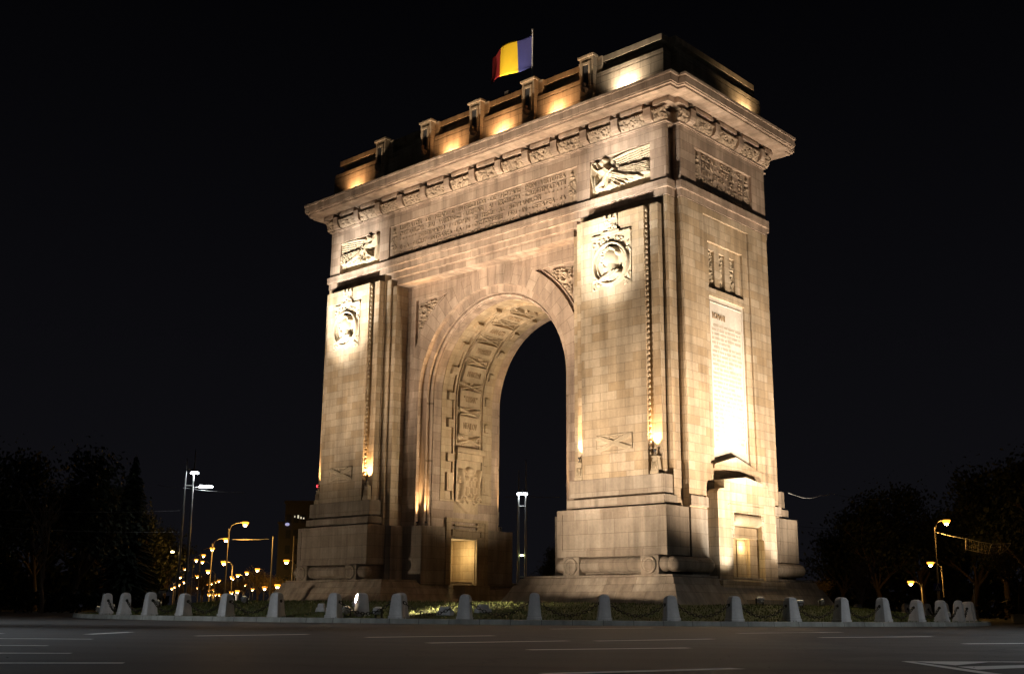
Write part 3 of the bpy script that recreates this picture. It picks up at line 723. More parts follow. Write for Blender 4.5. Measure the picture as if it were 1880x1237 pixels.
for y in (-1.62, 1.22): mb = MB(); mb.box(-4.72, -4.54, y, y + .4, 8.35, 8.8); mb.build('ear_block', M['carve_gold'], fld, bevel=.015)

# --- base: dies, plinth steps, cushions with scrolls, battered foot
for s in (-1, 1):
    mb = MB()
    mb.box(s * 6.54, s * 12.48, -5.42, -3.78, 2.74, 4.80); mb.box(s * 6.54, s * 12.48, 3.78, 5.42, 2.74, 4.80)
    mb.box(s * 6.5, s * 12.52, -3.70, 3.70, 1.75, 4.795)
    mb.box(s * 4.62, s * 6.5, -3.36, -1.2, 1.75, 4.79); mb.box(s * 4.62, s * 6.5, .78, 3.74, 1.75, 4.79); mb.box(s * 4.62, s * 6.5, -1.2, .78, 4.2, 4.788)
    mb.box(s * 6.06, s * 6.54, -4.22, -3.36, 1.75, 4.786); mb.box(s * 6.1, s * 6.54, 3.70, 4.35, 1.75, 4.79)
    mb.box(s * 6.9, s * 12.1, -5.2, -3.70, 1.75, 2.74); mb.box(s * 6.9, s * 12.1, 3.70, 5.2, 1.75, 2.74)
    die = mb.build('pedestal', M['grey'], ARCH, bevel=.025)
    mb = MB()    # raised border round the sunk field of the pedestal face
    for sg in (-1, 1):
        y0, y1 = (-5.46, -5.42) if sg < 0 else (5.42, 5.46)
        a, b = sorted((s * 6.54, s * 12.48))
        mb = MB(); mb.box(a, b, y0, y1, 4.62, 4.80); mb.box(a, b, y0, y1, 2.74, 3.02); mb.box(a, a + .30, y0, y1, 3.02, 4.62); mb.box(b - .30, b, y0, y1, 3.02, 4.62)
        mb.build('pedestal_border', M['grey'], die, bevel=.012)
    mb = MB()
    for sg in (-1, 1):
        mb = MB(); mb.box(s * 6.86, s * 12.2, sg * 5.17, sg * 4.2, 4.90, 5.27); mb.box(s * 7.0, s * 12.04, sg * 4.96, sg * 4.2, 4.80, 4.90)
        mb.box(s * 6.94, s * 12.08, sg * 5.05, sg * 4.2, 5.37, 6.15); mb.box(s * 7.06, s * 11.98, sg * 4.88, sg * 4.2, 5.27, 5.37)
        mb.build('plinth_step', M['grey'], ARCH, bevel=.02)
        mb = MB(); mb.box(s * 12.5, s * 12.62, sg * 2.45, sg * 3.8, 4.86, 5.30); mb.build('end_plinth_step', M['grey'], ARCH, bevel=.02)
    # cushion rolls
    def roll(p, q):
        p, q = Vector(p), Vector(q); d = (q - p).normalized(); c = MB()
        pts = []; rad = []
        for k in range(6): a = k / 5 * math.pi / 2; pts.append(p + d * (.32 - .32 * math.cos(a)) * 1.0); rad.append(max(.01, .32 * math.sin(a)))
        for k in range(5, -1, -1): a = k / 5 * math.pi / 2; pts.append(q - d * (.32 - .32 * math.cos(a))); rad.append(max(.01, .32 * math.sin(a)))
        c.tube(pts, rad, 18); 
        for i in range(len(c.sm)): c.sm[i] = True
        return c.build('cushion_roll', M['grey'], ARCH)
    for sg in (-1, 1):
        roll((s * 6.45, sg * 5.28, 2.38), (s * 12.6, sg * 5.28, 2.38))
        for xa in (7.55, 11.75):
            mb = MB(); mb.box(s * (xa - .48), s * (xa + .42), sg * 5.66, sg * 4.9, 1.95, 2.735); b_ = mb.build('scroll_block', M['grey'], ARCH, bevel=.02)
            v = MB(); 
            v.lathe([(.36, 5.66), (.36, 5.74), (.30, 5.76), (.28, 5.70), (.24, 5.70), (.22, 5.75), (.12, 5.76), (.0, 5.74)], s * xa - s * .03, 0, 24, axis='z')
            v.xform(lambda p, sg=sg: (p[0], sg * p[2], 2.34 + p[1])); v.build('volute', M['grey'], b_)
    for y in ((-5.5, -2.35), (2.35, 5.5)): roll((s * 12.58, y[0], 2.38), (s * 12.58, y[1], 2.38))
    # battered foot in courses
    mb = MB()
    def rect(o, s=s): 
        a, b = sorted((s * (4.9 - o), s * (12.9 + o))); return [(a, -5.75 - o), (b, -5.75 - o), (b, 5.75 + o), (a, 5.75 + o)]
    mb.prism(rect(.05), 1.84, 1.95); mb.prism(rect(.28), 1.55, 1.84, top=rect(.16)); mb.prism(rect(.95), .55, 1.55, top=rect(.36)); mb.prism(rect(1.3), .05, .55, top=rect(1.15))
    mb.build('battered_foot', M['grey'], ARCH, bevel=.02)
# --- doorway inside the archway (left jamb) and right jamb twin
for s in (-1, 1):
    f = -s
    mb = MB(); X = s * 4.62
    def bx(d0, d1, y0, y1, z0, z1): mb.box(X + f * d0, X + f * d1, y0, y1, z0, z1)
    bx(0, .10, -1.62, -1.38, 1.75, 5.30); bx(0, .10, 1.38, 1.62, 1.75, 5.30); bx(0, .10, -1.38, 1.38, 5.12, 5.30)
    bx(0, .05, -1.38, -1.2, 1.75, 5.12); bx(0, .05, .78, 1.38, 1.75, 5.12)
    bx(0, .16, -1.05, 1.05, 4.88, 4.98); bx(0, .14, -1.0, 1.0, 4.62, 4.74); bx(0, .08, -.98, .98, 4.30, 4.62)
    bx(0, .18, -1.24, -.98, 4.35, 4.7); bx(0, .18, .98, 1.24, 4.35, 4.7)
    d = mb.build('doorway', M['gold'], ARCH, bevel=.015)
    mb = MB(); mb.box(s * 6.44, s * 6.49, -1.19, .77, 1.76, 4.19); mb.box(s * 4.7, s * 6.44, .73, .775, 1.76, 4.19); mb.build('lit_passage_wall', M['gold'], d)
    mb = MB(); mb.box(s * 6.37, s * 6.435, -1.15, .72, 3.56, 3.64); mb.build('wall_ledge', M['gold'], d); mb = MB(); mb.box(X, X + f * .9, -.95, .95, .6, 1.74); mb.build('door_step', M['gold'], d)
# --- end portal
mb = MB(); XP = 13.05
def portal_prism(poly, x0, x1, name, mat, bevel=.03, par=ARCH):
    q = MB(); A = [(x0, y, z) for y, z in poly]; B = [(x1, y, z) for y, z in poly]
    q.face(A); q.face(B)
    for k in range(len(poly)): j = (k + 1) % len(poly); q.face([A[k], A[j], B[j], B[k]])
    return q.build(name, mat, par, bevel=bevel)
XW_ = 12.53
left = [(-2.42, .3), (-1.32, .3), (-1.32, 3.66), (-1.14, 3.66), (-1.14, 4.72), (0, 4.72), (0, 6.34), (-1.86, 6.10), (-1.86, 5.72), (-2.30, 5.66), (-2.42, 5.5)]
right = [(-y, z) for y, z in left][::-1]
po = portal_prism(left, XW_, XP, 'portal', M['cream']); portal_prism(right, XW_, XP, 'portal_half', M['cream'], par=po)
q = MB(); q.tube([(12.92, -1.12, 4.42), (12.92, -1.0, 4.42), (12.92, 1.0, 4.42), (12.92, 1.12, 4.42)], [.18, .27, .27, .18], 18)
for i in range(len(q.sm)): q.sm[i] = True
q.build('portal_roll', M['carve'], po)
q = MB(); q.box(12.55, 12.84, -1.13, 1.13, 3.62, 4.14); q.build('portal_lintel', M['gold'], po, bevel=.04)
for y in (-1.42, 1.18):
    H = HF(.24, 1.05, .02); r = random.Random(15); H.foliage(.05, .19, .06, 1.0, 24, .04, r, (.03, .05)); H.build('carved_tab', M['carve'], (13.055, y, 3.62), EY, EZ, EX, po)
q = MB(); q.box(12.53, 12.57, -1.32, 1.32, .3, 3.62); q.box(12.57, 12.75, .55, 1.32, .3, 3.62); q.box(12.57, 12.64, .47, .55, .3, 3.62); pw = q.build('passage_wall', M['gold'], po)
q = MB(); q.box(12.57, 12.61, -.30, .42, .3, 3.55); q.build('door', M['gold'], po)
q = MB(); q.box(13.056, 13.075, -1.6, 1.4, 5.02, 5.06); q.build('portal_line', M['cream'], po)
q = MB(); q.box(12.6, 13.3, -2.6, 2.6, .3, 1.78); q.prism([(13.3, -1.3), (14.3, -1.3), (14.3, 1.3), (13.3, 1.3)], .1, 1.0); q.build('portal_step', M['cream'], po, bevel=.02)

# ================================================================== GROUND
def disc(r0, r1, z, n=128, name='disc', mat=None, jitter=None):
    mb = MB(); rows = []
    for r in (r0, r1): rows.append([(r * math.cos(2 * math.pi * k / n), r * math.sin(2 * math.pi * k / n), z) for k in range(n)])
    if r0 <= 0: mb.face(rows[1])
    else: mb.grid(rows, smooth=False, wrap=True)
    return mb.build(name, mat)
tag(disc(0, 3000, -.02, 64, 'ground', M['soil']), kind='structure')
tag(disc(21.9, 66, 0.0, 160, 'road', M['asphalt']), kind='structure')
def strip(name, p0, p1, w, z, mat):
    a, b = Vector(p0), Vector(p1); d = (b - a).normalized(); n = Vector((-d.y, d.x)) * w / 2
    mb = MB(); mb.face([(*(a - n), z), (*(b - n), z), (*(b + n), z), (*(a + n), z)]); return tag(mb.build(name, mat), kind='structure')
def dirpt(u, depth): p = gp(u, depth); return (p.x, p.y)
# avenues leaving the roundabout
strip('avenue', dirpt(395, 108), dirpt(385, 700), 16, -.006, M['asphalt'])
strip('avenue', dirpt(1800, 108), dirpt(1640, 600), 16, -.009, M['asphalt'])
strip('avenue', (45, -40), (160, -150), 20, -.004, M['asphalt'])
def lawn_z(r):
    return .115 + .62 * max(0.0, min(1.0, (21.0 - r) / 5.5)) ** .9
mb = MB(); n = 128; rows = []
for r_ in (21.62, 21.0, 20.2, 19.2, 18.2, 17.2, 16.2, 15.5, 8.0): rows.append([(r_ * math.cos(2 * math.pi * k / n), r_ * math.sin(2 * math.pi * k / n), lawn_z(r_)) for k in range(n)])
mb.grid(rows, wrap=True); mb.face(rows[-1]); tag(mb.build('lawn', M['lawn']), kind='structure')
mb = MB(); n = 128; rows = []
for r, z in ((21.55, .05), (21.55, .15), (21.60, .165), (21.80, .165), (21.85, .15), (21.88, -.01)): rows.append([(r * math.cos(2 * math.pi * k / n), r * math.sin(2 * math.pi * k / n), z) for k in range(n)])
mb.grid(rows, wrap=True, smooth=False, uv=lambda i, j: (j * 2 * math.pi * 21.7 / n, i * .05)); tag(mb.build('kerb', M['kerb']), kind='structure')
# grass tufts on the roundabout lawn
mb = MB(); r = random.Random(11)
for _ in range(26000):
    a = R_(r.uniform(-130, 60)); q = math.sqrt(r.uniform(14.5 ** 2, 21.5 ** 2)); x, y = q * math.cos(a), q * math.sin(a)
    if abs(x) < 14.6 and abs(y) < 7.4: continue
    h = r.uniform(.04, .11); t = r.uniform(0, 6.28); z0 = lawn_z(q) - .005; w = r.uniform(.012, .03); dx, dy = math.cos(t) * w, math.sin(t) * w; lx, ly = r.uniform(-.05, .05), r.uniform(-.05, .05)
    mb.face([(x - dx, y - dy, z0), (x + dx, y + dy, z0), (x + lx, y + ly, z0 + h)])
tag(mb.build('grass', M['blade'], recalc=False), 'short turf covering the roundabout around the arch', 'grass', kind='stuff')
# painted road markings
mb = MB()
def dash(p, q, w=.18):
    a, b = Vector(p), Vector(q); d = (b - a).normalized(); n = Vector((-d.y, d.x)) * w / 2
    mb.face([(*(a - n), .004), (*(b - n), .004), (*(b + n), .004), (*(a + n), .004)])
for p, q in (((29.3, -41.6), (30.83, -39.48)), ((26.9, -41.2), (28.68, -38.86)), ((24.6, -40.2), (26.4, -38.01)), ((24.95, -31.91), (25.06, -28.98)), ((27.87, -33.27), (28.12, -30.53)),
             ((30.53, -34.14), (31.2, -31.79)), ((34.1, -37.95), (34.56, -36.05)), ((29.04, -24.2), (29.75, -20.77)), ((32.51, -26.08), (33.6, -23.2)),
             ((25.83, -21.9), (26.24, -17.79)), ((21.21, -34.84), (19.91, -33.32)), ((22.96, -33.86), (22.76, -31.43)), ((20.32, -21.9), (20.0, -17.0)), ((33.2, -42.6), (33.9, -40.4)),
             ((22.2, -38.2), (24.0, -36.2)), ((18.4, -37.4), (20.2, -35.8)), ((28.4, -30.2), (28.6, -27.2))): dash(p, q)
def poly(pts): mb.face([(x, y, .004) for x, y in pts])
# chevron island at the lower right
def lerp(a, b, t): return (a[0] + (b[0] - a[0]) * t, a[1] + (b[1] - a[1]) * t)
tip, fa, fb = (34.84, -33.45), (36.9, -30.9), (36.95, -35.9)
def band(a, b, w0, w1):
    a, b = Vector(a), Vector(b); d = (b - a).normalized(); n = Vector((-d.y, d.x))
    poly([a - n * w0 / 2, b - n * w1 / 2, b + n * w1 / 2, a + n * w0 / 2])
band(tip, (35.64, -32.55), .10, .14); band((35.64, -32.55), fa, .14, .14); band(tip, (36.29, -35.16), .10, .14); band((36.29, -35.16), fb, .14, .14)
poly([(34.95, -33.43), (35.42, -32.86), (35.50, -33.9), (35.2, -33.68)]); poly([(35.95, -34.55), (35.62, -34.15), (36.25, -32.1), (36.6, -31.5)])
tag(mb.build('road_markings', M['paint'], recalc=False), kind='structure')
# bits of grit on the asphalt
mb = MB(); r = random.Random(31)
for _ in range(160):
    a = CAM + Vector((r.uniform(-16, 4), r.uniform(4, 24), 0)); q = r.uniform(.004, .012)
    mb.lathe([(q, .001), (q * .8, q * .5), (q * .2, q * .7)], a.x, a.y, 5)
tag(mb.build('grit', M['kerb'], recalc=False), 'scattered grit and small litter on the asphalt', 'grit', kind='stuff')

# ================================================================== BOLLARDS AND CHAINS
RB = 21.05; STEP = 360 / 57
def ringpos(k): a = R_(-47.7 + STEP * k); return RB * math.cos(a), RB * math.sin(a), a
bol = thing('bollard', 'x', 'bollard', (0, 0, .11), 0, 'stone bollards ringing the roundabout')
mb = MB()
sq = lambda w: [(-w, -w), (w, -w), (w, w), (-w, w)]
mb.prism(sq(.245), 0, .15); mb.prism(sq(.225), .15, .80, top=sq(.165)); mb.prism(sq(.165), .80, .87, top=sq(.13)); mb.prism(sq(.13), .87, .90, top=sq(.06))
mb.build('shaft', M['concrete'], bol, bevel=.018)
for sg in (-1, 1):
    e = MB(); e.lathe([(.0, -.03), (.05, -.03), (.06, 0), (.05, .03), (.0, .03)], 0, 0, 10, axis='y'); e.xform(lambda p, sg=sg: (p[0] * 1.0, p[1] + sg * .18, p[2] + .60)); e.build('chain_eye', M['iron'], bol)
chain = MB(); half = RB * math.sin(R_(STEP / 2)) - .2
N = 19; SAG = .40
def cat(t): return (t * half, -SAG * (1 - t * t))
for k in range(N):
    t = -1 + 2 * (k + .5) / N; y, z = cat(t); y2, z2 = cat(t + .02); d = Vector((0, y2 - y, z2 - z)).normalized()
    nrm = Vector((1, 0, 0)); b_ = d.cross(nrm)
    if k % 2: nrm, b_ = b_, nrm
    L_ = half / N * 1.38; Wd = .045; rows = []
    for i in range(12):
        a = 2 * math.pi * i / 12; c = Vector((0, y, z)) + d * (L_ * math.cos(a)) + b_ * (Wd * math.sin(a)); o_ = (d * math.cos(a) + b_ * math.sin(a)).normalized()
        rows.append([c + .014 * (math.cos(2 * math.pi * j / 5) * o_ + math.sin(2 * math.pi * j / 5) * nrm) for j in range(5)])
    rows.append(rows[0]); chain.grid(rows, wrap=True)
ch0 = chain.build('chain', M['iron'], recalc=False)
tag(ch0, 'x', 'chain', 'chains slung between the bollards')
KS = list(range(-9, 19))
ORD = ['first', 'second', 'third', 'fourth', 'fifth', 'sixth', 'seventh', 'eighth', 'ninth', 'tenth', 'eleventh', 'twelfth', 'thirteenth', 'fourteenth', 'fifteenth', 'sixteenth', 'seventeenth', 'eighteenth', 'nineteenth']
front = [k for k in KS if k <= 8]; back = [k for k in KS if k > 8]
def nearlabel(k):
    return ORD[front.index(k)] if k in front else None
first = True
for k in KS:
    x, y, a = ringpos(k)
    lab = ('pale stone bollard on the near kerb arc, %s from the left' % ORD[front.index(k)]) if k in front else ('pale bollard on the far right arc, %s counting back from the edge' % ORD[back.index(k)])
    if first: b_ = bol; b_.location = (x, y, .11); b_.rotation_euler = (0, 0, a); b_['label'] = lab; first = False
    else:
        b_ = copy_thing(bol, (x, y, .10), a, lab); q_ = random.Random(k + 50); b_.rotation_euler = (R_(q_.uniform(-1.8, 1.8)), R_(q_.uniform(-1.8, 1.8)), a + R_(q_.uniform(-5, 5))); b_.scale = (q_.uniform(.94, 1.04), q_.uniform(.94, 1.04), q_.uniform(.96, 1.04))
first = True
for i, k in enumerate(KS[:-1]):
    if k == -4: continue
    a = R_(-47.7 + STEP * (k + .5)); rr = RB * math.cos(R_(STEP / 2))
    lab = ('iron chain right of the near bollard that is %s from the left' % ORD[front.index(k)]) if k in front else ('iron chain behind the far right bollard, %s counting back' % ORD[back.index(k)])
    if first: c = ch0; first = False
    else: c = ch0.copy(); COL.objects.link(c)
    c.location = (rr * math.cos(a), rr * math.sin(a), .71); c.rotation_euler = (0, 0, a); c['label'] = lab
# two extra bright stones that mark the entrance gap at the left
for (u, dep, lab) in ((735, 38.6, 'bright bollard beside the entrance gap, its chain eye facing the arch'), (664, 39.4, 'whitish bollard left of the entrance gap, just right of a duller one')):
    p = gp(u, dep, .11); copy_thing(bol, p, R_(-20), lab)
# low kerb stones lying in the grass
st = MB(); st.prism([(-.28, -.18), (.28, -.18), (.28, .18), (-.28, .18)], 0, .16, top=[(-.24, -.15), (.25, -.14), (.23, .16), (-.24, .15)]); st.prism([(-.2, -.12), (.2, -.12), (.2, .12), (-.2, .12)], .16, .30, top=[(-.17, -.1), (.16, -.1), (.17, .09), (-.16, .1)])
s0 = st.build('footing_stone', M['concrete'], bevel=.02); tag(s0, 'x', 'stone', 'low footing stones in the lawn')
for i, (u, dep, lab) in enumerate(((818, 39.0, 'squat two-step footing stone in the lawn left of the bollard before the doorway'), (887, 39.6, 'squat two-step footing stone in the lawn right of the bollard before the doorway'), (590, 41.0, 'squat footing stone by the grass edge at the far left of the arch'))):
    o = s0 if i == 0 else s0.copy()
    if i: COL.objects.link(o)
    o.location = gp(u, dep, .11); o.location.z = lawn_z(math.hypot(o.location.x, o.location.y)) - .01; o.rotation_euler = (0, 0, .3 + i); o['label'] = lab

# ================================================================== FLOODLIGHTS
def floodlight(loc, target, power, col, angle, label, blend=.7, pale=True, size=.12, lens='lens_warm'):
    loc = (loc[0], loc[1], lawn_z(math.hypot(loc[0], loc[1])) - .01)
    t = thing('floodlight', label, 'floodlight', loc, 0, 'ground floodlights aimed at the arch')
    d = Vector(target) - Vector(loc); yaw = math.atan2(d.y, d.x); pit = math.atan2(d.z, math.hypot(d.x, d.y)); t.rotation_euler = (0, 0, yaw)
    mb = MB(); mb.box(-.10, .10, -.16, .16, 0, .03); mb.box(-.03, .03, -.19, -.16, .02, .30); mb.box(-.03, .03, .16, .19, .02, .30); mb.build('bracket', M['iron'], t)
    h = MB(); h.prism([(-.12, -.15), (.0, -.15), (.0, .15), (-.12, .15)], -.11, .11); h.prism([(-.20, -.08), (-.12, -.08), (-.12, .08), (-.20, .08)], -.07, .07)
    h.box(0, .03, -.16, -.14, -.12, .12); h.box(0, .03, .14, .16, -.12, .12); h.box(0, .03, -.14, .14, .10, .12); h.box(0, .03, -.14, .14, -.12, -.10)
    ho = h.build('housing', M['fixture_light' if pale else 'fixture'], t, bevel=.01); ho.location = (0, 0, .28); ho.rotation_euler = (0, -pit, 0)
    l = MB(); l.box(.002, .010, -.138, .138, -.098, .098); lo = l.build('lens', M[lens], ho)
    if power:
        li = bpy.data.lights.new('lamp', 'SPOT'); li.energy = power; li.color = col; li.spot_size = R_(angle); li.spot_blend = blend; li.shadow_soft_size = size
        o = bpy.data.objects.new('lamp', li); COL.objects.link(o); o.parent = ho; o.location = (.12, 0, 0); o.rotation_euler = (0, R_(-90), 0)
    return t
KW = 1000
floodlight((8.2, -18.6, .12), (9.5, -5, 17.3), 125 * KW, NEUT2, 16, 'pale floodlight on the lawn tilted steeply at the right medallion', 1.0)
floodlight((-9.4, -18.3, .12), (-9.5, -5, 17.3), 110 * KW, NEUT2, 16, 'pale floodlight on the lawn tilted steeply at the left medallion', 1.0)
floodlight((7.0, -17.2, .12), (9.6, -4.5, 14.5), 12.5 * KW, WARM, 84, 'pale floodlight second from the left in front of the right pier', 1.0)
floodlight((-.6, -16.8, .12), (2.2, -4, 21.5), 38 * KW, WARM, 50, 'pale floodlight in the grass turned toward the frieze inscription', 1.0)
floodlight((-11.5, -17.4, .12), (-9.4, -4.5, 19), 11 * KW, WARM, 62, 'pale floodlight in the grass lighting the left pier', 1.0)
floodlight((-12.4, -16.2, .12), (-9.4, -5.4, 4), .9 * KW, WARM, 120, 'low pale floodlight added in the grass to brighten the left pedestal', 1.0)  # extra flood added to lift the dark left pedestal
floodlight((-7.6, -16.6, .12), (-2.0, -3.5, 19), 4 * KW, WARM, 60, 'pale floodlight lighting the middle of the arch', 1.0)
floodlight((20.2, -2.6, .12), (12.5, -1.6, 17.5), 16 * KW, WARM, 100, 'pale floodlight lying near the chain opposite the end portal', 1.0)
floodlight((19.8, 4.6, .12), (12.5, .5, 16), 8 * KW, WARM, 110, 'pale floodlight in the lawn right of the end portal', 1.0)
floodlight((16.3, -1.7, .12), (12.3, -.15, 9.8), 6.8 * KW, NEUT2, 26, 'small floodlight left of the portal steps aimed up the tablet', 1.0)
floodlight((16.3, 1.7, .12), (12.3, .1, 10.0), 5.0 * KW, NEUT2, 26, 'small floodlight right of the portal steps aimed up the tablet', 1.0)
floodlight((15.0, -2.6, .12), (13.05, -1.9, 3.4), 1.2 * KW, NEUT2, 50, 'floodlight close to the left cheek of the end portal', 1.0)
floodlight((15.0, 2.6, .12), (13.05, 2.1, 4.4), 1.3 * KW, NEUT2, 50, 'floodlight close to the right cheek of the end portal', 1.0)
floodlight((9.6, -18.4, .12), (10.6, -5, 4.4), 6.4 * KW, WARM, 56, 'pale floodlight nearest the road kerb before the right pedestal', 1.0)
# attic uplights standing on the cornice
def uplight(loc, target, power, col, label, angle=70, group='small uplights on the cornice', size=.04):
    t = thing('uplight', label, 'uplight', loc, 0, group)
    mb = MB(); mb.box(-.05, .05, -.05, .05, 0, .04); mb.box(-.012, .012, -.012, .012, .04, .12); mb.lathe([(.02, .12), (.06, .14), (.07, .22), (.055, .22), (.0, .21)], 0, 0, 10); mb.build('housing', M['fixture'], t)
    if power: lamp_light('lamp', 'SPOT', Vector(loc) + Vector((0, 0, .26)), power, col, t, target, angle, 1.0, size)
    return t
for x, c, pw, lab in ((-10.0, AMBER, 34, 'small amber uplight on the cornice at the far left bay'), (-1.9, AMBER, 44, 'small amber uplight on the cornice in the third bay from the left'), (1.85, AMBER, 52, 'small amber uplight on the cornice in the bay left of the flag'),
                      (5.7, AMBER, 48, 'small amber uplight on the cornice just right of the flag'), (10.0, NEUT, 60, 'small whitish uplight on the cornice at the right front bay')):
    uplight((x - .1, -4.90, 24.17), (x, -4.35, 25.0), pw * 9, c, lab, 140)
uplight((13.05, 2.2, 24.17), (12.5, 2.1, 25.0), 44 * 8, (1, .72, .42), 'small uplight on the end cornice near its far corner', 125)
uplight((-5.9, -4.90, 24.17), None, 0, AMBER, 'unlit small uplight on the cornice in the second bay from the left')
# strip lights at the foot of recesses
G2 = 'amber uplights at the foot of the pier recesses'
for x, y, z, tx, ty, pw, lab in ((-7.40, -4.98, 7.05, -7.40, -4.70, 1300, 'amber uplight on the sculpted torch of the left pier beside the archway'), (11.58, -4.98, 7.05, 11.58, -4.70, 1300, 'amber uplight on the sculpted torch at the right edge of the right pier'),
                           (7.40, -4.98, 7.05, 7.40, -4.70, 1300, 'amber uplight on the sculpted torch of the right pier beside the archway'), (-11.58, -4.98, 7.05, -11.58, -4.70, 800, 'amber uplight on the sculpted torch at the outer edge of the left pier')):
    uplight((x, -4.90, z - .06), (tx, ty, z + 2.2), pw * .8, (1, .58, .24), lab, 76, G2, .03)
for x, y, tx, ty, pw, lab in ((-5.26, -3.08, -5.35, -2.98, 800, 'amber uplight on the ledge by the outer edge of the left jamb'), (-4.86, -2.84, -4.94, -2.74, 800, 'amber uplight on the ledge at the inner groove of the left jamb'),
                           (-4.60, 2.72, -4.74, 2.76, 700, 'amber uplight on the ledge at the far edge of the left jamb'), (5.2, -3.06, 5.3, -2.92, 700, 'amber uplight on the ledge by the right jamb')):
    uplight((x, y, 4.81), (tx, ty, 11), pw * 4, (1, .62, .28), lab, 22, G2, .03)
# light inside the passage door and inside the portal
lamp_light('passage_lamp', 'POINT', (-5.1, -.1, 3.4), 62, (1, .74, .34), ARCH, size=.1)
lamp_light('portal_lamp', 'POINT', (12.86, 0, 3.3), 30, (1, .76, .38), ARCH, size=.08)
# vault lights hidden behind the inner ledges
lamp_light('vault_lamp', 'SPOT', (4.2, -.6, 5.0), 3.4 * KW, (1, .79, .54), ARCH, (-4.6, 0, 10.5), 84, 1.0, .06)

# ================================================================== FLAG
fp = thing('flagpole', 'thin white flagpole on the attic post right of the middle', 'flagpole', (3.15, -3.45, 27.0))
mb = MB(); mb.tube([(0, 0, 0), (0, 0, 3.6)], [.055, .035], 10); mb.build('pole', M['white'], fp); mb = MB(); mb.lathe([(.0, 3.6), (.06, 3.64), (.07, 3.69), (.0, 3.77)], 0, 0, 10); mb.build('finial', M['fixture'], fp)
mb = MB(); nx, nz = 60, 14; Lf, Hf = 3.35, 1.95; rows = []
for i in range(nx + 1):
    t = i / nx; row = []
    for j in range(nz + 1):
        w = j / nz; x = -t * Lf * .95; y = .30 * math.sin(t * 7.0 + w * .9) * t ** .7; z = (w - 1) * Hf * (1 - .10 * t) + .06 * math.sin(t * 5) - .05 * t
        row.append((x, y, z))
    rows.append(row)
b0 = len(mb.v); mb.grid(rows)
for f in range(len(mb.f)): mb.mi[f] = min(2, int((f // nz) * 3 / nx))
fl = mb.build('flag', [M['flag_blue'], M['flag_yellow'], M['flag_red']], recalc=False, loc=(3.10, -3.45, 30.42))
so = fl.modifiers.new('thickness', 'SOLIDIFY'); so.thickness = .012
tag(fl, 'waving blue, yellow and red vertical tricolour flag on the attic pole', 'flag')
fl2 = thing('floodlight', 'small floodlight added on the attic roof to light the flag', 'floodlight', (1.9, -4.02, 27.0))  # added to brighten the flag, standing in for spill from the attic uplights
mb = MB(); mb.box(-.12, .12, -.08, .08, 0, .06); mb.box(-.15, .15, -.1, .1, .06, .26); mb.build('housing', M['fixture'], fl2, bevel=.01)
lamp_light('lamp', 'SPOT', (1.9, -4.05, 27.3), 150, NEUT, fl2, (1.5, -3.4, 29.4), 110, 1.0, .05)

# ================================================================== STREET LIGHTING
# pairs of tall masts that carry white luminaires and the overhead wires
def mast_pair(u, dep, sep, tops, label, heads, rz, power, target, small=None, pu=None):
    b = gp(u, dep); t = thing('lamp_mast', label, 'lamp mast', b, rz, 'twin lamp masts')
    for k, h in enumerate(tops):
        x = (-.5, .5)[k] * sep; q = MB(); q.tube([(x, 0, 0), (x, 0, 1.2), (x, 0, h * .62), (x, 0, h)], [.16, .13, .105, .04], 10); q.lathe([(.26, 0), (.26, .25), (.17, .45), (.16, 1.3)], x, 0, 12); q.build('pole', M['steel'], t)
    q = MB()
    for z in (tops[0] * .26, heads[0][2] - 1.2, heads[0][2] + .35): q.tube([(-sep / 2, 0, z), (sep / 2, 0, z)], .045, 6)
    q.build('crossbar', M['steel'], t)
    for (x, y, z, L) in heads:
        a = MB(); a.tube([(-.5 * sep if x < 0 else .5 * sep, 0, z - .12), (x, y, z + .05)], .05, 6); ar = a.build('arm', M['steel'], t)
        h = MB(); h.prism([(x - L / 2, y - .22), (x + L / 2, y - .22), (x + L / 2, y + .22), (x - L / 2, y + .22)], z + .06, z + .18, top=[(x - L / 2.6, y - .14), (x + L / 2.6, y - .14), (x + L / 2.6, y + .14), (x - L / 2.6, y + .14)]); h.build('luminaire', M['steel'], t, bevel=.02)
        l = MB(); l.prism([(x - L / 2 + .05, y - .18), (x + L / 2 - .05, y - .18), (x + L / 2 - .05, y + .18), (x - L / 2 + .05, y + .18)], z - .10, z + .055); l.build('lamp_glass', M['lamp_white'], t, bevel=.03)
    if power:
        m = max(heads, key=lambda q: q[2]); lp = lamp_light('lamp', 'SPOT', (b.x, b.y, m[2] - .3), power, COOL, t, (b.x + target[0], b.y + target[1], 0), 150, .8, .3)
        lp.location = (m[0], m[1], m[2] - .3); lp.rotation_euler = (0, 0, 0)
    if small:
        x, z, mt = small; l = MB(); l.lathe([(.0, z - .1), (.16, z - .07), (.18, z), (.1, z + .07), (.0, z + .09)], x, 0, 10); l.build('small_lamp', M[mt], t)
    return t
mast_pair(330, 104, .75, (14.2, 15.1), 'tall twin mast with two white lamps at the far left by the dark trees', [(.46, -.1, 12.85, .75), (1.6, 0, 11.55, 1.3)], R_(42), 220, (0, 0), (-1.1, 5.5, 'lamp_amber'))
mast_pair(957.5, 110, .72, (14.1, 15.2), 'tall twin mast with white lamps seen through the archway', [(-.28, -.1, 11.75, .55), (.28, -.1, 11.75, .55)], R_(42), 110, (0, 0), (0, 5.75, 'lamp_green'))
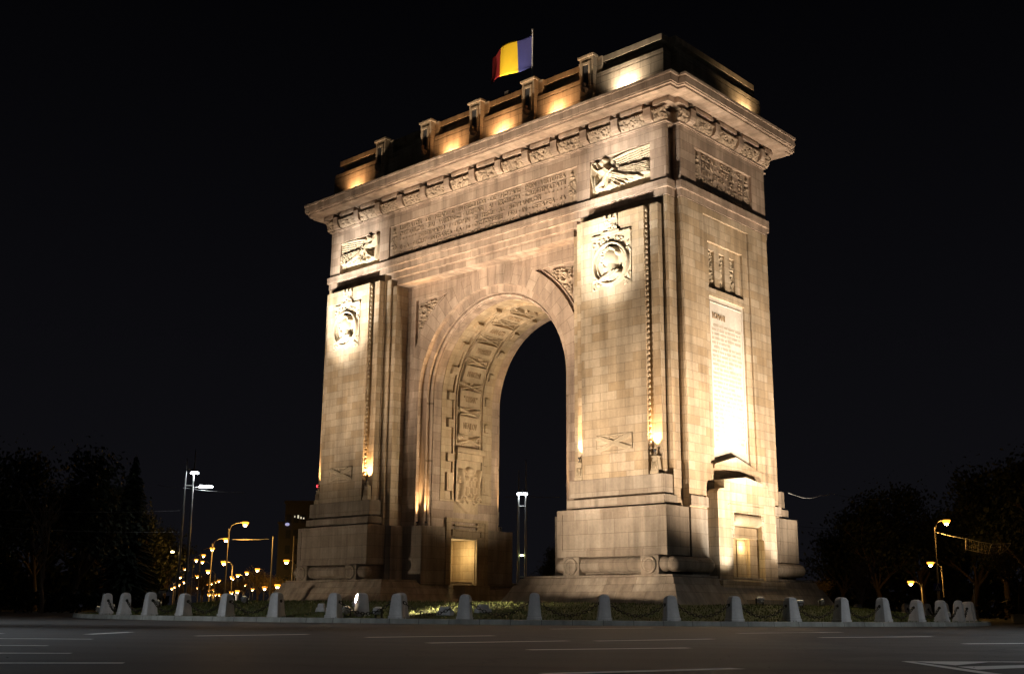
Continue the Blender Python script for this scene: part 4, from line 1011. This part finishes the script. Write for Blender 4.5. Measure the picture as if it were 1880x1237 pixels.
# two more such masts, added out of the picture to light the carriageway
mast_pair(-960, 25, .75, (14.2, 15.1), 'tall twin lamp mast added unseen at the left to light the road', [(.46, -.1, 12.85, .75), (1.6, 0, 11.55, 1.3)], R_(42), 14000, (0, 0))
mast_pair(2900, 23, .75, (14.2, 15.1), 'tall twin lamp mast added unseen at the right to light the road', [(.46, -.1, 12.85, .75), (1.6, 0, 11.55, 1.3)], R_(42), 14000, (0, 0))

# sodium lamps along the avenues
def sodium(arm, H, label, dep, glowr, curved=True):
    t = thing('street_lamp', label, 'street lamp', (0, 0, 0), 0, 'sodium street lamps along the avenues')
    q = MB(); q.tube([(0, 0, 0), (0, 0, 1.0), (0, 0, H * .93)], [.13, .10, .06], 8); q.lathe([(.2, 0), (.2, .4), (.12, .6)], 0, 0, 10)
    q.tube([(0, 0, H * .60), (0.05, 0, H * .75), (.10, 0, H * .90), (.3, 0, H * .965), (arm * .6, 0, H * .995), (arm, 0, H)], .05, 6); q.build('pole', M['pole'], t)
    h = MB(); h.prism([(arm - .1, -.17), (arm + .75, -.17), (arm + .75, .17), (arm - .1, .17)], H + .02, H + .17, top=[(arm, -.1), (arm + .6, -.1), (arm + .6, .1), (arm, .1)]); h.build('luminaire', M['fixture'], t, bevel=.02)
    l = MB(); n = 12; g = glowr
    l.lathe([(0, -g * .8), (g * .55, -g * .62), (g * .9, -g * .2), (g * .9, .05), (0, .06)], arm + .34, 0, n); l.xform(lambda p: (p[0], p[1], p[2] + H)); l.build('halo_bowl', M['lamp_sodium'], t)  # enlarged orange bowl; the lamp's halo is put into its size and colour
    b = MB(); b.lathe([(0, -g * 1.12), (g * .34, -g * 1.0), (g * .48, -g * .72), (g * .40, -g * .5), (0, -g * .45)], arm + .34, 0, n); b.xform(lambda p: (p[0], p[1], p[2] + H)); b.build('bulb', M['sodium_core'], t)
    return t
LB = {}
rows = {  # (u, v, depth) of each lamp head; the pole height follows
    'front row on the left avenue': [(450.5, 958.6, 128), (415.3, 988.3, 156), (390, 1005.6, 182), (374, 1018, 206), (360.6, 1026.5, 226), (339, 1043, 262)],
    'lower middle row of the left avenue': [(411.2, 1030.4, 150), (382.3, 1046.6, 184), (362.3, 1056, 212), (338.6, 1067, 258), (328.7, 1072, 290), (321, 1076, 316), (315.5, 1079, 340)],
    'side street row left of the arch': [(526, 1028, 150), (472.8, 1043.6, 182), (453.5, 1049.6, 200), (436.8, 1054.3, 216), (425.5, 1057.9, 230), (402.4, 1064.5, 262), (395.5, 1066.7, 276), (388.7, 1069.4, 292), (381.5, 1071.9, 310)],
    'distant lamps at the end of the left avenue': [(381, 1072, 330), (392, 1081.8, 300), (384, 1082.6, 320), (383.7, 1091.4, 300), (396.6, 1090, 280), (403.5, 1090, 270), (363, 1077.7, 330), (307, 1066, 210), (427.7, 1061, 250), (331, 1058, 300), (372, 1030, 240), (450, 1072, 260), (464, 1080, 240)],
    'low lamps under the avenue trees': [(509.6, 1073, 150), (486, 1076.6, 166), (436, 1083.7, 190), (425, 1086, 200), (384, 1090, 240)],
}
ct = 0; light_at = []
ordn = ORD
for rn, L_ in rows.items():
    for i, (u, v, dep) in enumerate(L_):
        hp = px(u, v, dep); H = hp.z; g = .44 if i < 3 else .42
        arm = 1.5 if H > 7 else .9
        big = 'tall' if H > 7 else 'low'
        t = sodium(arm, H, '%s orange lamp, %s in the %s' % (big, ordn[i], rn) if i else '%s orange lamp, nearest of the %s' % (big, rn), dep, g)
        flip = 1 if rn.startswith('front') else -1
        rz = R_(42.6 if flip > 0 else 222.6)
        d = Vector((math.cos(rz), math.sin(rz), 0)) * (arm + .34); t.location = (hp.x - d.x, hp.y - d.y, 0); t.rotation_euler = (0, 0, rz)
        light_at.append((hp, i))
for i, (u, v, dep, fl_) in enumerate(((1737, 955, 118, 1), (1708, 1032, 138, -1), (1672, 1067, 143, -1))):
    hp = px(u, v, dep); H = hp.z; arm = 1.0
    t = sodium(arm, H, ('tall orange sodium lamp at the right carrying the festive light net', 'orange sodium lamp at the right, just below the tall one', 'farthest orange sodium lamp on the right, low over the hedge')[i], dep, .46 if i == 0 else .46)
    rz = R_(42.6 if fl_ > 0 else 222.6); d = Vector((math.cos(rz), math.sin(rz), 0)) * (arm + .34); t.location = (hp.x - d.x, hp.y - d.y, 0); t.rotation_euler = (0, 0, rz)
    li = bpy.data.lights.new('lamp', 'POINT'); li.energy = (900, 500, 300)[i]; li.color = SODIUM; li.shadow_soft_size = .4; o = bpy.data.objects.new('lamp', li); COL.objects.link(o); o.parent = t; o.location = (arm + .34, 0, H - .75)
    if i == 0: LAMPR = t
# a few of the avenue lamps throw real light on the trees around them
sl = [o for o in S.objects if o.name.startswith('street_lamp')]
for k in (0, 1, 6, 8, 16, 19, 22, 23, 24):
    t = sl[k]; bowl = [c for c in t.children if c.name.startswith('halo_bowl')][0]
    li = bpy.data.lights.new('lamp', 'POINT'); li.energy = 1300 if k not in (22, 23, 24) else 700; li.color = SODIUM; li.shadow_soft_size = .35
    o = bpy.data.objects.new('lamp', li); COL.objects.link(o); o.parent = t
    zz = bowl.data.vertices[0].co; o.location = (zz.x, 0, zz.z - .55)

# ================================================================== TREES
def tree(name, label, cat, loc, H, crown, seed, leaf='leaf', bark='bark', nleaf=3500, trunk=.22, group='trees around the junction', bare=0.0, first=.32, lsize=.34, spread=1.0, multi=1):
    r = random.Random(seed); t = thing(name, label, cat, loc, r.uniform(0, 6.28), group); mb = MB(); ends = []
    def limb(p, d, L, rad, lev):
        pts = [p]; q = p.copy(); dd = d.copy(); n = 4
        for k in range(n):
            dd = (dd + Vector((r.uniform(-.22, .22), r.uniform(-.22, .22), r.uniform(-.05, .16)))).normalized(); q = q + dd * L / n; pts.append(q.copy())
        mb.tube(pts, [rad * (1 - .55 * k / n) for k in range(n + 1)], 6 if lev < 2 else 4, cap=False)
        if lev >= 3 or rad < .012: ends.append((pts[-1], L)); ends.append((pts[2], L)); return
        for k in range(r.randint(3, 4) if lev else r.randint(5, 7)):
            i = r.randint(2, n); a = r.uniform(0, 6.28); sp = r.uniform(.45, 1.0) * spread
            nd_ = (dd + Vector((math.cos(a) * sp, math.sin(a) * sp, r.uniform(-.1, .35)))).normalized(); limb(pts[i], nd_, L * r.uniform(.5, .72), rad * .5, lev + 1)
    for m in range(multi):
        a = r.uniform(0, 6.28); limb(Vector((0, 0, 0)), Vector((math.cos(a) * .25 * (multi > 1), math.sin(a) * .25 * (multi > 1), 1)).normalized(), H * (.45 if multi == 1 else .38), trunk, 0)
    mb.build('trunk', M[bark], t, recalc=False)
    if nleaf:
        lf = MB(); cs = [e[0] for e in ends]
        clumps = [r.choice(cs) for _ in range(90)]
        for _ in range(nleaf):
            c = r.choice(clumps); s = crown * .16; p = Vector((r.gauss(c.x, s), r.gauss(c.y, s), r.gauss(c.z, s * .8)))
            if p.z < H * .14: continue
            n = Vector((r.gauss(0, 1), r.gauss(0, 1), r.gauss(0, 1))).normalized(); a = n.orthogonal().normalized(); b = n.cross(a); q = lsize * r.uniform(.5, 1.2)
            lf.face([p - a * q * .5, p + b * q * .28, p + a * q * .5, p - b * q * .28])
        lf.build('crown', M[leaf], t, recalc=False)
    return t
def place_tree(proto, used, u, dep, sc, label, rz):
    p = gp(u, dep); p.z = -.02
    if not used[0]: used[0] = True; proto.location = p; proto.rotation_euler = (0, 0, rz); proto.scale = sc if hasattr(sc, '__len__') else (sc,) * 3; proto['label'] = label; return proto
    return copy_thing(proto, p, rz, label, sc)
big = tree('dark_tree', 'x', 'tree', (0, 0, 0), 13, 6, 3, nleaf=5200, trunk=.34, lsize=.5); ub = [False]
for i, (u, dep, sc, lab) in enumerate(((-40, 96, 1.0, 'dark leafy tree cut by the left edge of the picture'), (60, 118, 1.2, 'broad dark tree behind the bare pale tree at far left'), (130, 108, 1.12, 'tall dark tree left of the conifer'), (178, 128, 1.05, 'dark rounded tree just left of the conifer, behind it'),
        (262, 150, .95, 'low dark tree between the conifer and the twin mast'), (300, 170, .9, 'low dark tree behind the left twin mast'), (1545, 170, 1.15, 'dark tree at the right just past the arch'), (1620, 160, 1.3, 'dark tree behind the shrubby tree at right'), (1700, 165, 1.4, 'tall dark tree behind the sodium lamp at right'),
        (1790, 158, 1.5, 'tall dark tree above the festive net'), (1850, 150, 1.5, 'dark tree left of the right picture edge'), (1930, 140, 1.5, 'dark tree cut by the right picture edge'), (1760, 210, 1.2, 'dark tree far back between the lamp and the festive net'), (1010, 190, .8, 'low dark tree seen at the foot of the archway opening'), (900, 200, .8, 'low dark tree hidden partly behind the left pedestal'))):
    place_tree(big, ub, u, dep, sc, lab, i * 1.7)
def conifer(loc, H, label):
    t = thing('conifer', label, 'tree', loc, 0, 'trees around the junction'); mb = MB(); mb.tube([(0, 0, 0), (0, 0, H)], [.28, .02], 8); mb.build('trunk', M['bark'], t)
    r = random.Random(6); lf = MB(); z = H * .10
    while z < H * .985:
        R0 = (1 - z / H) ** .85 * H * .235 + .12
        for k in range(int(9 + R0 * 5)):
            a = r.uniform(0, 6.28); L_ = R0 * r.uniform(.6, 1.12); d = Vector((math.cos(a), math.sin(a), 0)); sd = Vector((-d.y, d.x, 0)); n = 5
            for j in range(n):
                t0, t1 = j / n, (j + 1.3) / n; w = .16 * R0 * (1 - t0) + .10
                p0 = d * L_ * t0 + Vector((0, 0, z - L_ * .35 * t0 + r.uniform(-.05, .05))); p1 = d * L_ * t1 + Vector((0, 0, z - L_ * .35 * t1 - r.uniform(.02, .15)))
                lf.face([p0 - sd * w, p0 + sd * w, p1 + sd * w * .3, p1 - sd * w * .3]); lf.face([p0, p0 - Vector((0, 0, .22)), p1 - Vector((0, 0, .12)), p1])
        z += .22 + .012 * H * (1 - z / H)
    lf.build('crown', M['needle'], t, recalc=False); return t
p = gp(226, 112); conifer((p.x, p.y, 0), 15.6, 'dark pointed conifer at the left standing above the other trees')
bare = tree('bare_tree', 'bare pale tree with forked branches at the far left in front of dark trees', 'tree', gp(76, 74), 8.6, 4, 17, nleaf=0, bark='palebark', trunk=.17, spread=.9)
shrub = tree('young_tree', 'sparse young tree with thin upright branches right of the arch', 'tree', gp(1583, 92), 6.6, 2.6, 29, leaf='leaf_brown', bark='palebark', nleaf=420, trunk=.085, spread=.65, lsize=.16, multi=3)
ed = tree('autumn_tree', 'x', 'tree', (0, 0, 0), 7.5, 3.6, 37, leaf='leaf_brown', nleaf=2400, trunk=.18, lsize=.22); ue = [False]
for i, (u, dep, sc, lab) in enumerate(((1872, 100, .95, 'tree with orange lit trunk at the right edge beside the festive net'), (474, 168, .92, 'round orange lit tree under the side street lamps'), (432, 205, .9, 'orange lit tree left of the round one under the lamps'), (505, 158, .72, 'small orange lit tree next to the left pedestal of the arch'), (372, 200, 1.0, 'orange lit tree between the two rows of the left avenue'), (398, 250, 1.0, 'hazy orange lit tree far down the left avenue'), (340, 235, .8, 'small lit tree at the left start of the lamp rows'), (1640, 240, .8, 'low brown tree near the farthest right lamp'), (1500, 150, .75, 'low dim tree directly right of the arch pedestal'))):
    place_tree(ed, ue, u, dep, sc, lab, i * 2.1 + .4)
# low hedge masses that close the far side of the junction
def hedge(u0, u1, dep, h, label, seed, dens=55, sz=1.0):
    a, b = gp(u0, dep), gp(u1, dep); r = random.Random(seed); mb = MB(); n = int((b - a).length * dens)
    for _ in range(n):
        t = r.random(); hh = h * (.75 + .25 * math.sin(t * 37 + seed)); p = a.lerp(b, t) + Vector((r.gauss(0, .5), r.gauss(0, .5), abs(r.gauss(0, .5)) * 0 + hh * (1 - r.random() ** 2)))
        q = r.uniform(.15, .34) * sz; nrm = Vector((r.gauss(0, 1), r.gauss(0, 1), r.gauss(0, 1))).normalized(); c = nrm.orthogonal().normalized(); d = nrm.cross(c)
        mb.face([p - c * q, p + d * q * .6, p + c * q, p - d * q * .6])
    return tag(mb.build('hedge', M['leaf'], recalc=False), label, 'hedge', 'hedges beyond the roundabout')
hedge(-80, 300, 86, 1.7, 'long dark hedge along the pavement at far left', 1)
hedge(1500, 2000, 104, 1.9, 'long dark hedge along the pavement at far right', 2)

hedge(-120, 290, 150, 7.5, 'tall dark thicket closing the view behind the left trees', 3, 150, 2.4)
hedge(1500, 2040, 185, 9.5, 'tall dark thicket closing the view behind the right trees', 4, 170, 2.6)

# ================================================================== BUILDING, SIGNS, NET, WIRES
p = gp(541, 230); bl = thing('office_block', 'dark flat roofed building left of the arch with a few lit windows', 'building', p, R_(42.6))
mb = MB(); mb.box(-2.2, 8, -4, 6, 0, 21.3); mb.box(-3.4, -2.2, -4, 6, 0, 17.2); mb.build('wall', M['facade'], bl)
mb = MB(); mb.box(-2.4, 8.2, -4.3, 6.2, 21.3, 21.9); mb.box(-3.6, -2.4, -4.3, 6.2, 17.2, 17.6); mb.build('roof', M['facade'], bl)
for i in range(6):
    for j in range(5):
        x = -1.9 + i * 1.5; z = 5 + j * 3.1; w = MB(); w.box(x, x + 1.0, -4.06, -4.0, z, z + 1.7); w.build('window', M['glass'], bl)
for x, z, w, h in ((.35, 18.35, .28, .62), (.95, 18.25, .24, .4), (1.5, 18.2, .24, .3), (-.3, 18.5, .18, .35)):
    k = MB(); k.box(x, x + w, -4.10, -4.0, z, z + h); k.build('lit_window', M['lit_win'], bl)
k = MB(); k.lathe([(0, -.4), (.4, -.28), (.5, 0), (.4, .28), (0, .4)], 0, 0, 12); k.xform(lambda q: (q[0] * .9 - 1.6, -4.3 + q[1] * .3, 17.1 + q[2] * .8)); k.build('lit_sign', M['lit_sign'], bl)
p = px(583, 892, 226); ms = thing('roof_mast', 'thin roof mast with a red warning beacon at the left edge of the arch', 'mast', (p.x, p.y, 0))
mb = MB(); mb.tube([(0, 0, 0), (0, 0, p.z - .2)], [.22, .06], 6); mb.build('mast', M['fixture'], ms); mb = MB(); mb.lathe([(0, -.25), (.2, -.18), (.26, 0), (.2, .18), (0, .25)], 0, 0, 10); mb.xform(lambda q: (q[0], q[1], q[2] + p.z)); mb.build('beacon', M['lamp_red'], ms)
# festive light net on a cable from the right lamp
A = px(1719, 977, 118); B = px(1773, 989, 118); 
mb = MB(); mb.tube([A, A.lerp(B, .5) + Vector((0, 0, -.06)), B], .03, 5); tag(mb.build('cable', M['wire'], recalc=False), 'cable from the right street lamp to the festive net', 'cable')
top = [(1773, 988), (1796, 994), (1820, 998), (1838, 998), (1856, 997)]; bot = [(1773, 1008), (1796, 1013), (1815, 1016), (1836, 1016), (1848, 1009)]
fr = thing('festive_net', 'boat shaped wire net of festive lights hanging at the right', 'festive light', px(1773, 1000, 118))
O = fr.location
mb = MB(); T = [px(*q, 118) - O for q in top]; Bt = [px(*q, 118) - O for q in bot]
mb.tube(T, .035, 5); mb.tube(Bt + [T[-1]], .035, 5); mb.tube([T[0], Bt[0]], .05, 5)
for a, b in zip(T[1:4], Bt[1:4]): mb.tube([a, b], .03, 5)
mb.build('frame', M['wire'], fr, recalc=False)
mb = MB(); r = random.Random(3)
def quadpt(s, t):
    k = min(3, int(s * 4)); f = s * 4 - k; return T[k].lerp(T[k + 1], f).lerp(Bt[k].lerp(Bt[k + 1], f), t)
for k in range(26):
    s = k / 26; pts = [quadpt(min(.999, s + r.uniform(-.01, .01)), t) for t in (0, .35, .7, 1)]; mb.tube(pts, .012, 4, cap=False)
for k in range(1, 6): mb.tube([quadpt(s, k / 6) for s in np.linspace(0, .99, 12)], .010, 4, cap=False)
mb.build('netting', M['wire'], fr, recalc=False)
mb = MB()
for _ in range(150):
    q = quadpt(r.random() ** 1.5 * .98, r.uniform(.05, .95)); mb.lathe([(0, -.035), (.04, 0), (0, .035)], 0, 0, 4); n = 12
    for i in range(len(mb.v) - n, len(mb.v)): v = mb.v[i]; mb.v[i] = (v[0] + q.x, v[1] + q.y, v[2] + q.z)
mb.build('bulb_cluster', M['cabinet'], fr, recalc=False)
# overhead wires
def wire(pts, label, rad=.022):
    q = MB(); P = [Vector(a) for a in pts]; out = []
    for a, b in zip(P[:-1], P[1:]):
        L_ = (b - a).length
        for k in range(8): t = k / 8; out.append(a.lerp(b, t) - Vector((0, 0, 4 * t * (1 - t) * L_ * .012)))
    out.append(P[-1]); q.tube(out, rad, 5, cap=False); tag(q.build('overhead_wire', M['wire'], recalc=False), label, 'wire', 'overhead wires')
wire([px(-60, 932, 92), px(330, 937, 104)], 'upper overhead wire crossing in front of the dark trees at left', .016)
wire([px(-60, 963, 92), px(330, 976, 104)], 'lower overhead wire crossing in front of the dark trees at left', .016)
wire([px(290, 890, 108), px(324, 894, 104)], 'short bright span wire left of the twin mast lamps')
wire([px(336, 895, 104), px(450, 904, 112)], 'span wire running right from the left twin mast')
wire([px(927, 912, 108), px(951, 910, 110)], 'short span wire on the left of the mast in the archway'); wire([px(964, 910, 110), px(1030, 912, 116)], 'span wire on the right of the mast in the archway')
wire([px(1447, 904, 52), px(1478, 914, 54), px(1505, 909, 58), px(1525, 905, 62), px(1640, 912, 80), px(1760, 930, 104)], 'thin cable sagging from the right side of the arch', .012)
wire([px(1470, 966, 100), px(1600, 970, 104), px(1880, 980, 110)], 'faint overhead wire across the dark trees at right', .014)
wire([px(425, 990, 128), px(494, 989, 128)], 'amber lit cable between the avenue lamp and a grey post', .03)
# posts and signs
def sign(u, v, dep, w, h, label, face, emblem=None, name='road_sign'):
    c = px(u, v, dep); t = thing(name, label, 'sign', (c.x, c.y, 0), R_(42.6)); q = MB(); q.tube([(0, 0.03, 0), (0, 0.03, c.z + h * .4)], .035, 8); q.build('post', M['steel'], t)
    q = MB(); q.box(-w / 2, w / 2, -.02, .02, c.z - h / 2, c.z + h / 2); f = q.build('sign_face', M[face], t, bevel=.01)
    if emblem: emblem(f, c.z, w, h)
    return t
def walker(f, z, w, h):
    q = MB(); y = -.026
    q.face([(-w * .38, y, z - h * .38), (w * .38, y, z - h * .38), (0, y, z + h * .40)]); f2 = q.build('triangle', M['white'], f, recalc=False)
    q = MB(); y = -.032; q.tube([(0, y, z - .02 * h), (-.1 * w, y, z - .3 * h)], .02, 4); q.tube([(0, y, z - .02 * h), (.1 * w, y, z - .3 * h)], .02, 4); q.tube([(0, y, z), (0, y, z + .12 * h)], .025, 4); q.build('walking_figure', M['fixture'], f2, recalc=False)
sign(1721, 1077, 84, .55, .55, 'square blue pedestrian crossing sign below the right lamp', 'sign_blue', walker)
sgn = sign(298, 1086, 70, .42, .16, 'small white direction plate with a round mirror below it at far left', 'white', name='direction_sign')
c = px(298.5, 1091, 70); q = MB(); q.lathe([(0, -.02), (.12, -.02), (.12, .02), (0, .02)], 0, 0, 16, axis='y'); q.xform(lambda a: (a[0], a[1] - .05, a[2] + c.z)); q.build('mirror', M['fixture_light'], sgn)
def post(u, v0, v1, dep, rad, label, mat, cap=None, cat='post', name='post'):
    a = px(u, v0, dep); b = gp(u, dep); t = thing(name, label, cat, (b.x, b.y, 0)); q = MB(); q.tube([(0, 0, 0), (0, 0, a.z)], [rad, rad * .85], 8); q.build('pole', M[mat], t)
    if cap: k = MB(); k.lathe([(0, 0), (rad * 1.5, .03), (rad * 1.5, .12), (0, .16)], 0, 0, 10); k.xform(lambda p: (p[0], p[1], p[2] + a.z - .08)); k.build('cap', M[cap], t)
post(433, 1091, 1130, 58, .09, 'slim white marker post beside the left avenue', 'white', 'white')
post(494, 982, 1090, 128, .10, 'tall grey wire post right of the first avenue lamp', 'steel', 'fixture')
post(533, 981, 1010, 150, .10, 'short capped post close to the arch on the left', 'pole', 'fixture')
post(1791, 1068, 1130, 62, .035, 'thin leaning orange lit stake at the far right lawn', 'pole')
for u, l in ((1766, 'left'), (1782, 'middle'), (1795, 'right')): post(u, 1121, 1131, 66, .05, 'short amber marker post, %s one of three on the far right lawn' % l, 'cabinet', 'cabinet')
for u, l in ((1742, 'sand coloured utility box left of the three marker posts'), (1868, 'sand coloured utility box close to the right picture edge')):
    b = gp(u, 66); t = thing('utility_box', l, 'utility box', (b.x, b.y, 0), R_(42)); q = MB(); q.box(-.35, .35, -.2, .2, 0, .42); q.build('body', M['cabinet'], t, bevel=.02); q = MB(); q.prism([(-.4, -.24), (.4, -.24), (.4, .24), (-.4, .24)], .42, .50, top=[(-.3, -.1), (.3, -.1), (.3, .1), (-.3, .1)]); q.build('lid', M['cabinet'], t)
